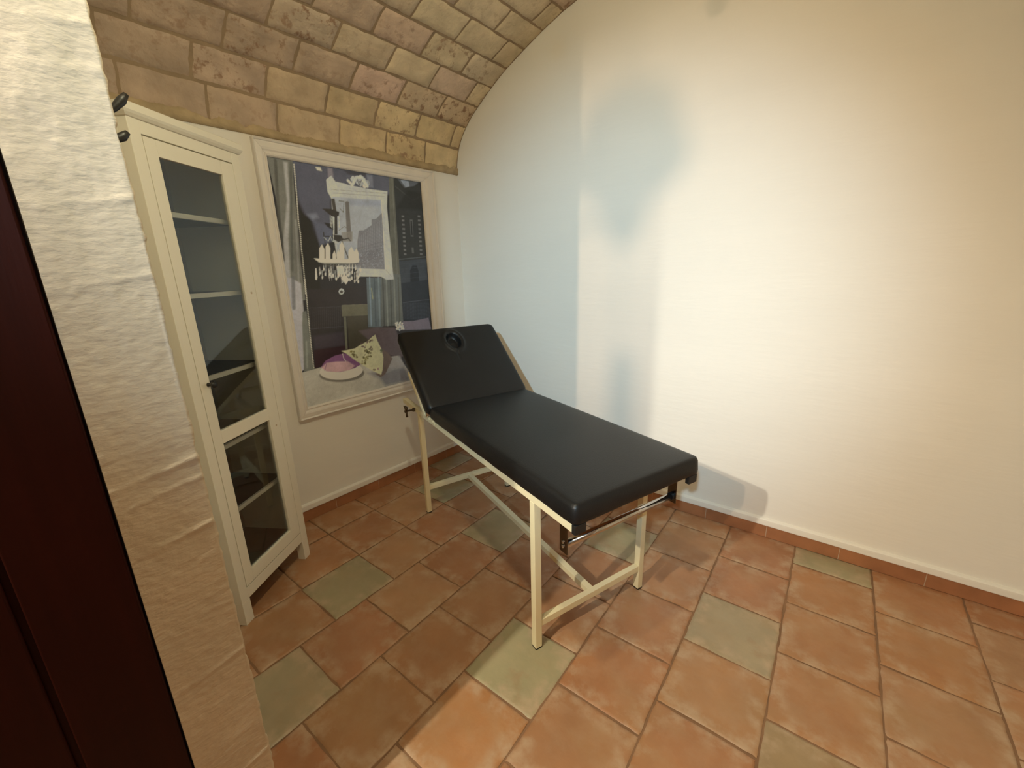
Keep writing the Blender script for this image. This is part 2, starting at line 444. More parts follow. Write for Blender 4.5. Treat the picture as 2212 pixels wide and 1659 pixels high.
# outer room
bm = bmesh.new(); box(bm, -.4, -.2, YB, YN1, -.02, 2.8); tag(mesh_obj('wall_outer_left', bm, WHITE), kind='structure')
bm = bmesh.new(); box(bm, 5.0, 5.2, YB, YN1, -.02, 2.8); tag(mesh_obj('wall_outer_right', bm, WHITE), kind='structure')
bm = bmesh.new(); box(bm, -.4, 5.2, YB-.2, YB, -.02, 2.8); tag(mesh_obj('wall_outer_back', bm, WHITE), kind='structure')
bm = bmesh.new(); box(bm, -.4, 5.2, YB-.2, YN1, 2.8, 2.95); tag(mesh_obj('ceiling_outer', bm, WHITE), kind='structure')
bm = bmesh.new(); box(bm, XR, 5.2, YN0-.001, .2, 3.1, 3.3); box(bm, -.4, 5.2, YN0-.25, .2, 3.2, 3.3)
tag(mesh_obj('ceiling_backing', bm, WHITE), kind='structure')

# ---- skirting: terracotta strip with a slim white fillet above
def skirt_run(name_t, name_w, p0, p1, nrm, joints_):
    d = Vector(p1)-Vector(p0); Ln = d.length; d.normalize(); nrm = Vector(nrm)
    bm = bmesh.new(); js = [0]+joints_+[Ln]
    for a, b in zip(js[:-1], js[1:]):
        q0 = Vector(p0)+d*(a+.0015); q1 = Vector(p0)+d*(b-.0015)
        prism(bm, [(q0.x, q0.y), (q1.x, q1.y), (q1.x+nrm.x*.010, q1.y+nrm.y*.010), (q0.x+nrm.x*.010, q0.y+nrm.y*.010)], 0, .073)
    t = mesh_obj(name_t, bm, TERRA, bevel=.0015)
    q0, q1 = Vector(p0), Vector(p1)
    prof = [(0, .074), (.0165, .0745), (.018, .078), (.0175, .098), (.0165, .107), (.010, .1135), (0, .117)]
    bm = bmesh.new(); R = [[bm.verts.new((q.x+nrm.x*o, q.y+nrm.y*o, z)) for o, z in prof] for q in (q0, q1)]
    for i in range(len(prof)-1): bm.faces.new((R[0][i], R[1][i], R[1][i+1], R[0][i+1]))
    bm.faces.new(R[0]); bm.faces.new(R[1][::-1])
    wb = mesh_obj(name_w, bm, WHITE, None)
    # mortar joints
    bm = bmesh.new()
    for j in joints_:
        q = Vector(p0)+d*j
        prism(bm, [(q.x-d.x*.002, q.y-d.y*.002), (q.x+d.x*.002, q.y+d.y*.002), (q.x+d.x*.002+nrm.x*.0085, q.y+d.y*.002+nrm.y*.0085), (q.x-d.x*.002+nrm.x*.0085, q.y-d.y*.002+nrm.y*.0085)], 0, .073)
    mesh_obj('skirting_joints', bm, mat('pale_joint', (.5, .36, .25), .9), t)
    return t, wb
t, wb = skirt_run('baseboard_back', 'trim_1', (0.02, 0, 0), (XR-.02, 0, 0), (0, -1, 0), [.31, .63, .96, 1.28, 1.60, 1.93, 2.25, 2.577, 2.903, 3.23, 3.55])
tag(t, kind='structure'); tag(wb, kind='structure')
t, wb = skirt_run('baseboard_left', 'trim_2', (lwx(-.02), -.02, 0), (lwx(-2.26), -2.26, 0), (1, .047, 0), [.29, .61, .93, 1.25, 1.57, 1.89])
tag(t, kind='structure'); tag(wb, kind='structure')

# ---- door leaf, swung open against the outer wall; dark mahogany with a raised panel
door = empty('door_1', (1.466, YN1-.004, 0), math.radians(-90-13.5)); tag(door, kind='structure')
bm = bmesh.new()
Lw = .84; th = .04
xs = [.0, .135, .150, .70, .715, Lw]; 
# local x runs along the leaf, local y<0 is away from the doorway
box(bm, 0, Lw, -th, -.004, .008, 2.45)
box(bm, 0, .132, -.004, .004, .008, 2.45); box(bm, Lw-.132, Lw, -.004, .004, .008, 2.45)
box(bm, .132, Lw-.132, -.004, .004, .008, .20); box(bm, .132, Lw-.132, -.004, .004, 2.30, 2.45); box(bm, .132, Lw-.132, -.004, .004, 1.10, 1.24)
box(bm, .142, Lw-.142, -.004, .003, .21, 1.09); box(bm, .142, Lw-.142, -.004, .003, 1.25, 2.29)
mesh_obj('door_leaf', bm, DARKWOOD, door, bevel=.0035)

# ================================================================ MASSAGE COUCH
BA = -.354
bed = empty('massage_couch', (1.164, -.873, 0), BA)
tag(bed, 'black padded massage couch on cream metal legs with its headrest tilted up', 'massage couch')
UL, VW = 1.2356/2, .6268/2
def part(name, boxes, m, parent=bed, bevel=.0015, seg=2):
    bm = bmesh.new()
    for b in boxes: box(bm, *b)
    return mesh_obj(name, bm, m, parent, bevel=bevel, seg=seg)
ZR0, ZR1 = .675, .705
T = .030
for su in (-1, 1):
    for sv in (-1, 1):
        u0, u1 = (UL-T, UL) if su > 0 else (-UL, -UL+T); v0, v1 = (VW-T, VW) if sv > 0 else (-VW, -VW+T)
        lg = part('leg', [(u0, u1, v0, v1, .007, ZR0)], CREAM)
        part('foot_cap', [(u0+.0005, u1-.0005, v0+.0005, v1-.0005, 0.0005, .0075)], BLACKP, lg, bevel=0)
for sv in (-1, 1):
    v0, v1 = (VW-T, VW) if sv > 0 else (-VW, -VW+T)
    bm = bmesh.new(); box(bm, -.885, .828, v0, v1, ZR0, ZR1)
    r_ = mesh_obj('side_rail', bm, CREAM, bed, bevel=.0015)
    part('end_plug', [(-.889, -.884, v0+.003, v1-.003, ZR0+.003, ZR1-.003)], BLACKP, r_, bevel=.001)
    part('end_cap', [(.828, .846, v0 if sv < 0 else v0-.018, v1 if sv > 0 else v1+.018, ZR0-.004, ZR1)], BLACKP, r_, bevel=.002)
    # cross tie sockets under the pad
part('crossbar', [(UL-T+.002, UL-.002, -VW+T, VW-T, .105, .135)], CREAM)
part('crossbar', [(-UL+.002, -UL+T-.002, -VW+T, VW-T, .160, .190)], CREAM)
bm = bmesh.new()
q = box(bm, -UL+T-.004, UL-T+.004, -.0145, .0145, -.0145, .0145)
for v in q: v.co.z += .1755+(v.co.x+UL)/(2*UL)*(.120-.1755)
mesh_obj('stretcher', bm, CREAM, bed, bevel=.0015)
part('top_crossbar', [(-UL+.002, -UL+T-.002, -VW+T, VW-T, ZR0, ZR1-.002)], CREAM)
part('top_crossbar', [(UL-T+.002, UL-.002, -VW+T, VW-T, ZR0, ZR1-.002)], CREAM)
part('corner_plate', [(-UL+T, -UL+T+.04, -VW+.010, -VW+.013, ZR0-.035, ZR0)], CREAM, bevel=0)

# padded sections: grid-built cushion with crowned top and tucked sides
def cushion(name, u0, u1, v0, v1, z0, z1, crown, rc, parent, mtx=None, hole=None, n=(60, 34), rr=.022):
    """rounded slab; hole=(u,v,ru,rv,depth) presses a face hole into the top"""
    bm = bmesh.new(); nu, nv = n
    def row_t(k):
        t = np.linspace(-1, 1, k); return np.sign(t)*(1-(1-np.abs(t))**1.35)
    U = (u0+u1)/2+row_t(nu)*(u1-u0)/2; V = (v0+v1)/2+row_t(nv)*(v1-v0)/2
    if hole:
        U = np.unique(np.concatenate([U, np.linspace(hole[0]-hole[2]*2, hole[0]+hole[2]*2, 50)])); V = np.unique(np.concatenate([V, np.linspace(hole[1]-hole[3]*2, hole[1]+hole[3]*2, 50)]))
        keep = lambda A: A[np.concatenate([[True], np.diff(A) > .0012])]
        U, V = keep(U), keep(V)
    nu, nv = len(U), len(V)
    R = rc; hu, hv = (u1-u0)/2, (v1-v0)/2; cu, cv = (u0+u1)/2, (v0+v1)/2
    def edge_dist(u, v):
        # signed distance to rounded rectangle outline (positive inside)
        qx = abs(u-cu)-(hu-rr); qy = abs(v-cv)-(hv-rr)
        return rr-(math.hypot(max(qx, 0), max(qy, 0))+min(max(qx, qy), 0))
    def squash(u, v):
        # pull grid corners onto the rounded outline
        du, dv = u-cu, v-cv
        qx = abs(du)-(hu-rr); qy = abs(dv)-(hv-rr)
        if qx > 0 and qy > 0:
            m_ = max(qx, qy); l_ = math.hypot(qx, qy); k = m_/l_
            return cu+math.copysign(hu-rr+qx*k, du), cv+math.copysign(hv-rr+qy*k, dv)
        return u, v
    def topz(u, v):
        d = max(edge_dist(u, v), 0)
        z = z1 if d >= R else z1-R+math.sqrt(max(R*R-(R-d)**2, 0))
        a = (1-((u-cu)/hu)**4)*(1-((v-cv)/hv)**4)
        z += crown*max(a, 0)**.6
        if hole:
            e = math.hypot((u-hole[0])/hole[2], (v-hole[1])/hole[3])
            if e < 1: z -= hole[4]*min(1, (1-e**5)*1.15)
            z += .007*math.exp(-((e-1.32)/.25)**2)
            if abs(v-hole[1]) < .03 and hole[0]+hole[2] < u < hole[0]+hole[2]+.09: z -= .002*math.exp(-((v-hole[1]+(u-hole[0])*.1)/.006)**2)
        return z
    Tp = []
    for u in U:
        row = []
        for v in V:
            a, b = squash(u, v); row.append(bm.verts.new((a, b, topz(a, b))))
        Tp.append(row)
    for i in range(nu-1):
        for j in range(nv-1): bm.faces.new((Tp[i][j], Tp[i+1][j], Tp[i+1][j+1], Tp[i][j+1]))
    loop = [Tp[i][0] for i in range(nu)]+[Tp[-1][j] for j in range(1, nv)]+[Tp[i][-1] for i in range(nu-2, -1, -1)]+[Tp[0][j] for j in range(nv-2, 0, -1)]
    prev = loop
    hs = [(.55, .0025), (.3, .0028), (.12, .0015), (.04, .0), (0, -.004)]
    zt = z1-R
    for fz, out in hs:
        ring = []
        for v in loop:
            d = Vector((v.co.x-cu, v.co.y-cv)); k = Vector((math.copysign(1, d.x) if abs(d.x) > hu-.03 else 0, math.copysign(1, d.y) if abs(d.y) > hv-.03 else 0))
            if k.length > 0: k.normalize()
            w_ = out+.0009*math.sin(v.co.x*31)*math.sin(v.co.y*23+fz*5)
            ring.append(bm.verts.new((v.co.x+k.x*w_, v.co.y+k.y*w_, z0+(zt-z0)*fz)))
        m_ = len(loop)
        for i in range(m_): bm.faces.new((prev[i], prev[(i+1) % m_], ring[(i+1) % m_], ring[i]))
        prev = ring
    bm.faces.new(prev)
    if mtx is not None: bmesh.ops.transform(bm, matrix=mtx, verts=bm.verts)
    return mesh_obj(name, bm, LEATHER, parent, smooth=True)
cushion('mattress', -.395, .848, -.3165, .322, .706, .776, .012, .014, bed)
part('pad_board', [(-.385, .80, -.28, .28, .697, .707)], PLY, bevel=0)
# backrest: hinged at the head end of the mattress
TH = math.radians(41.5); BL = .588
hb = empty('backrest', (-.400, 0, .716), 0); hb.parent = bed
hb.rotation_euler = (0, 0, 0)
bm_m = Matrix.Rotation(TH, 4, 'Y')          # local -x rises
pad = cushion('headrest_pad', -BL, -.002, -.332, .332, .010, .066, .008, .020, hb, bm_m, hole=(-BL+.122, -.005, .064, .046, .034), n=(40, 34), rr=.038)
bd = bmesh.new()
box(bd, -BL+.10, -.004, -.33, .335, .005, .010)
bmesh.ops.transform(bd, matrix=bm_m, verts=bd.verts)
mesh_obj('backing_board', bd, PLY, hb, bevel=.002)
bd = bmesh.new(); box(bd, -.34, -.31, -.20, .20, -.026, -.002); box(bd, -.33, -.02, -.27, -.245, -.026, -.002); box(bd, -.33, -.02, .245, .27, -.026, -.002)
bmesh.ops.transform(bd, matrix=bm_m, verts=bd.verts)
mesh_obj('support_frame', bd, CREAM, hb, bevel=.001)
# prop arm holding the headrest from below
bd = bmesh.new(); tube(bd, [(-.33*math.cos(TH)-.01, .0, .33*math.sin(TH)-.02+0), (-.60+.40, .0, -.028)], .008)
mesh_obj('prop_arm', bd, CHROME, hb, smooth=True)
# hinge bracket on the near side
bd = bmesh.new()
box(bd, -.43, -.325, -VW-.005, -VW-.0005, .690, .716)
tube(bd, [(-.40, -VW-.0005, .703), (-.40, -VW-.009, .703)], .006)
tube(bd, [(-.345, -VW-.0005, .703), (-.345, -VW-.008, .703)], .005)
mesh_obj('hinge', bd, CREAM, bed, bevel=.001)
bd = bmesh.new(); box(bd, -.32, -.012, -.004, .0, -.012, .012); bmesh.ops.transform(bd, matrix=Matrix.Translation((0, -VW-.022, 0)) @ bm_m, verts=bd.verts)
mesh_obj('hinge_strip', bd, CREAM, hb, bevel=.001)
# clamping screw with T handle beside the head leg
bd = bmesh.new()
lathe(bd, [(.012, 0), (.012, -.012), (.0055, -.014), (.0055, -.045), (.009, -.047), (.009, -.060), (.005, -.064)], (-.655, -VW-.002, .690), 'y', 16)
sw = mesh_obj('clamp_screw', bd, BRASSY, bed, smooth=False, bevel=.0005)
bd = bmesh.new(); cx_, cy_, cz_ = -.655, -VW-.055, .690
tube(bd, [(cx_-.018, cy_, cz_+.030), (cx_-.012, cy_, cz_+.016), (cx_, cy_, cz_), (cx_+.004, cy_, cz_-.018), (cx_+.006, cy_, cz_-.036)], [.009, .006, .008, .006, .0085], 12)
tube(bd, [(cx_, cy_, cz_), (cx_+.015, cy_, cz_+.028)], [.007, .0085], 12)
mesh_obj('wing_handle', bd, BRASSY, sw, smooth=True)
# chrome paper roll holder at the foot end
for sv in (-1, 1):
    y0 = -.300 if sv < 0 else .268
    bd = bmesh.new(); box(bd, .752, .792, y0-.0015, y0+.0025, .560, .676)
    hp = mesh_obj('roll_bracket', bd, STEEL, bed, bevel=.0008); hp['label'] = 'chrome bracket of the roll holder'
    bd = bmesh.new()
    for z in (.585, .602): lathe(bd, [(.006, 0), (.006, -.003*(1 if sv < 0 else -1)), (.003, -.005*(1 if sv < 0 else -1))], (.772, y0-(.0015 if sv < 0 else -.0025), z), 'y', 14)
    mesh_obj('bracket_screw', bd, CHROME, hp, smooth=False)
bd = bmesh.new(); tube(bd, [(.772, -.2975, .588), (.772, .266, .588)], .0135, 24)
o = mesh_obj('roll_bar', bd, CHROME, bed, smooth=True); o['label'] = 'chrome bar of the roll holder'
bd = bmesh.new(); tube(bd, [(.772, .255, .588), (.772, .2675, .588)], .0155, 24); mesh_obj('bar_ferrule', bd, BLACKP, o, smooth=False)

# ================================================================ GLAZED CABINET
ang = math.atan2(.855, -.518)
cab = empty('display_cabinet', (.523, -2.037, 0), ang)      # local x along the front, local y<0?  front faces -y_local
tag(cab, 'tall narrow white cabinet with a glazed door standing across the corner', 'cabinet')
# local frame: x = along front from left foot to right foot, y = depth (behind the front)
W_, D_, HT = .490, .36, 2.012
def cpart(name, boxes, m=CABW, parent=cab, bevel=.0015): return part(name, boxes, m, parent, bevel)
for (x0, y0) in ((0, 0), (W_-.046, 0), (0, D_-.04), (W_-.046, D_-.04)):
    cpart('leg', [(x0, x0+.046, y0, y0+.040, 0, .112)])
cpart('side_panel', [(0, .020, .04, D_-.01, .10, HT)]); cpart('side_panel', [(W_-.020, W_, .04, D_-.01, .10, HT)])
cpart('front_post', [(0, .042, 0, .04, .112, HT)]); cpart('front_post', [(W_-.045, W_, 0, .04, .112, HT)])
cpart('top_rail', [(.042, W_-.045, 0.001, .024, 1.970, HT)]); cpart('bottom_rail', [(.042, W_-.045, 0.001, .03, .112, .166)])
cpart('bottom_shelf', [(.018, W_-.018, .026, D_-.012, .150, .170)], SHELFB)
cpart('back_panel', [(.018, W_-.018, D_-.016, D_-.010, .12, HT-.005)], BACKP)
bm = bmesh.new()
prof = [(0, 2.012), (-.004, 2.014), (-.010, 2.022), (-.014, 2.030), (-.014, 2.052), (-.010, 2.055)]
def ring_at(o, z): return [(o*1.0, o), (W_-o, o), (W_-o, D_), (o, D_)]
R = []
for o_, z in prof: R.append([bm.verts.new((x, y, z)) for x, y in ring_at(o_, z)])
for i in range(len(R)-1):
    for k in range(4): bm.faces.new((R[i][k], R[i][(k+1) % 4], R[i+1][(k+1) % 4], R[i+1][k]))
bm.faces.new(R[-1]); bm.faces.new(R[0][::-1])
mesh_obj('cornice', bm, CABW, cab)
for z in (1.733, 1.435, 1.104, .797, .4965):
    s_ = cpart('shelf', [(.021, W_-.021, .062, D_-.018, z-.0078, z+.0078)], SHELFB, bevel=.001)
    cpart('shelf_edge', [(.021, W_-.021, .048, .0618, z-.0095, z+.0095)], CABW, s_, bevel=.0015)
dr = bpy.data.objects.new('door', None)
bm = bmesh.new()
dx0, dx1, dz0, dz1 = .0445, .4425, .1705, 1.9655
gx0, gx1, gz0, gz1 = .0900, .3745, .2300, 1.9110
box(bm, dx0, gx0, 0, .020, dz0, dz1); box(bm, gx1, dx1, 0, .020, dz0, dz1)
box(bm, gx0, gx1, 0, .020, dz0, gz0); box(bm, gx0, gx1, 0, .020, gz1, dz1); box(bm, gx0, gx1, 0, .020, .839, .894)
dr = mesh_obj('door', bm, CABW, cab, bevel=.0012); 
GL = bpy.data.materials.new('pane_glass'); GL.use_nodes = True
nt = GL.node_tree; b = nt.nodes['Principled BSDF']; b.inputs['Base Color'].default_value = (.93, .96, .95, 1); b.inputs['Roughness'].default_value = .02
b.inputs['Transmission Weight'].default_value = 1; b.inputs['IOR'].default_value = 1.45
for z0, z1 in ((.2295, .8395), (.8935, 1.9115)):
    bm = bmesh.new()
    vs = [bm.verts.new(p) for p in ((gx0-.0005, .012, z0), (gx1+.0005, .012, z0), (gx1+.0005, .012, z1), (gx0-.0005, .012, z1))]
    bm.faces.new(vs)
    me_ = mesh_obj('glass_pane', bm, GL, dr)
    sm = me_.modifiers.new('thick', 'SOLIDIFY'); sm.thickness = .003
bm = bmesh.new(); lathe(bm, [(.008, 0), (.007, -.006), (.0045, -.010), (.005, -.016), (.0115, -.020), (.0135, -.025), (.012, -.030), (.006, -.033)], (.080, 0, 1.095), 'y', 20)
mesh_obj('knob', bm, IRON, dr, smooth=True)
for z in (1.433, .797):
    bm = bmesh.new(); lathe(bm, [(.0055, 0), (.0055, -.0006)], (.413, 0.0001, z), 'y', 16); mesh_obj('wood_peg', bm, PINE, dr)

# ================================================================ FRAMED PICTURE
pic = empty('framed_picture', (lwx(-.83), -.83, .66), 0)
tag(pic, 'large white framed picture of a chandelier, mirror and cushions on the left wall', 'picture')
pic.rotation_euler = (0, 0, math.atan2(.047, 1)*-1)
# local: y along the wall, x out of the wall, z up from 0
yo0, yo1, zo0, zo1 = -1.415+.83, -.245+.83, 0.0, 2.188-.66
yi0, yi1, zi0, zi1 = -1.352+.83, -.355+.83, .732-.66, 2.106-.66
fp = [(0, 0), (0, .028), (.06, .033), (.12, .030), (.16, .024), (.24, .026), (.5, .029), (.62, .027), (.70, .021), (.80, .020), (.86, .024), (.93, .022), (1, .014), (1, .006)]
sides = [((yo0, zo1), (yo1, zo1), (yi0, zi1), (yi1, zi1), 'frame_top'), ((yo1, zo1), (yo1, zo0), (yi1, zi1), (yi1, zi0), 'frame_right'),
         ((yo1, zo0), (yo0, zo0), (yi1, zi0), (yi0, zi0), 'frame_bottom'), ((yo0, zo0), (yo0, zo1), (yi0, zi0), (yi0, zi1), 'frame_left')]
bm = bmesh.new()
for (o0, o1, i0, i1, nm) in sides:
    o0, o1, i0, i1 = map(Vector, (o0, o1, i0, i1))
    g_ = (o1-o0).normalized()*.0006
    ra, rb = [], []
    for t, x in fp:
        a_ = o0.lerp(i0, t)+g_; b_ = o1.lerp(i1, t)-g_
        ra.append(bm.verts.new((x, a_.x, a_.y))); rb.append(bm.verts.new((x, b_.x, b_.y)))
    for i in range(len(fp)-1): bm.faces.new((ra[i], rb[i], rb[i+1], ra[i+1]))
    bm.faces.new(ra); bm.faces.new(rb[::-1])
mesh_obj('frame', bm, FRAMEW, pic)

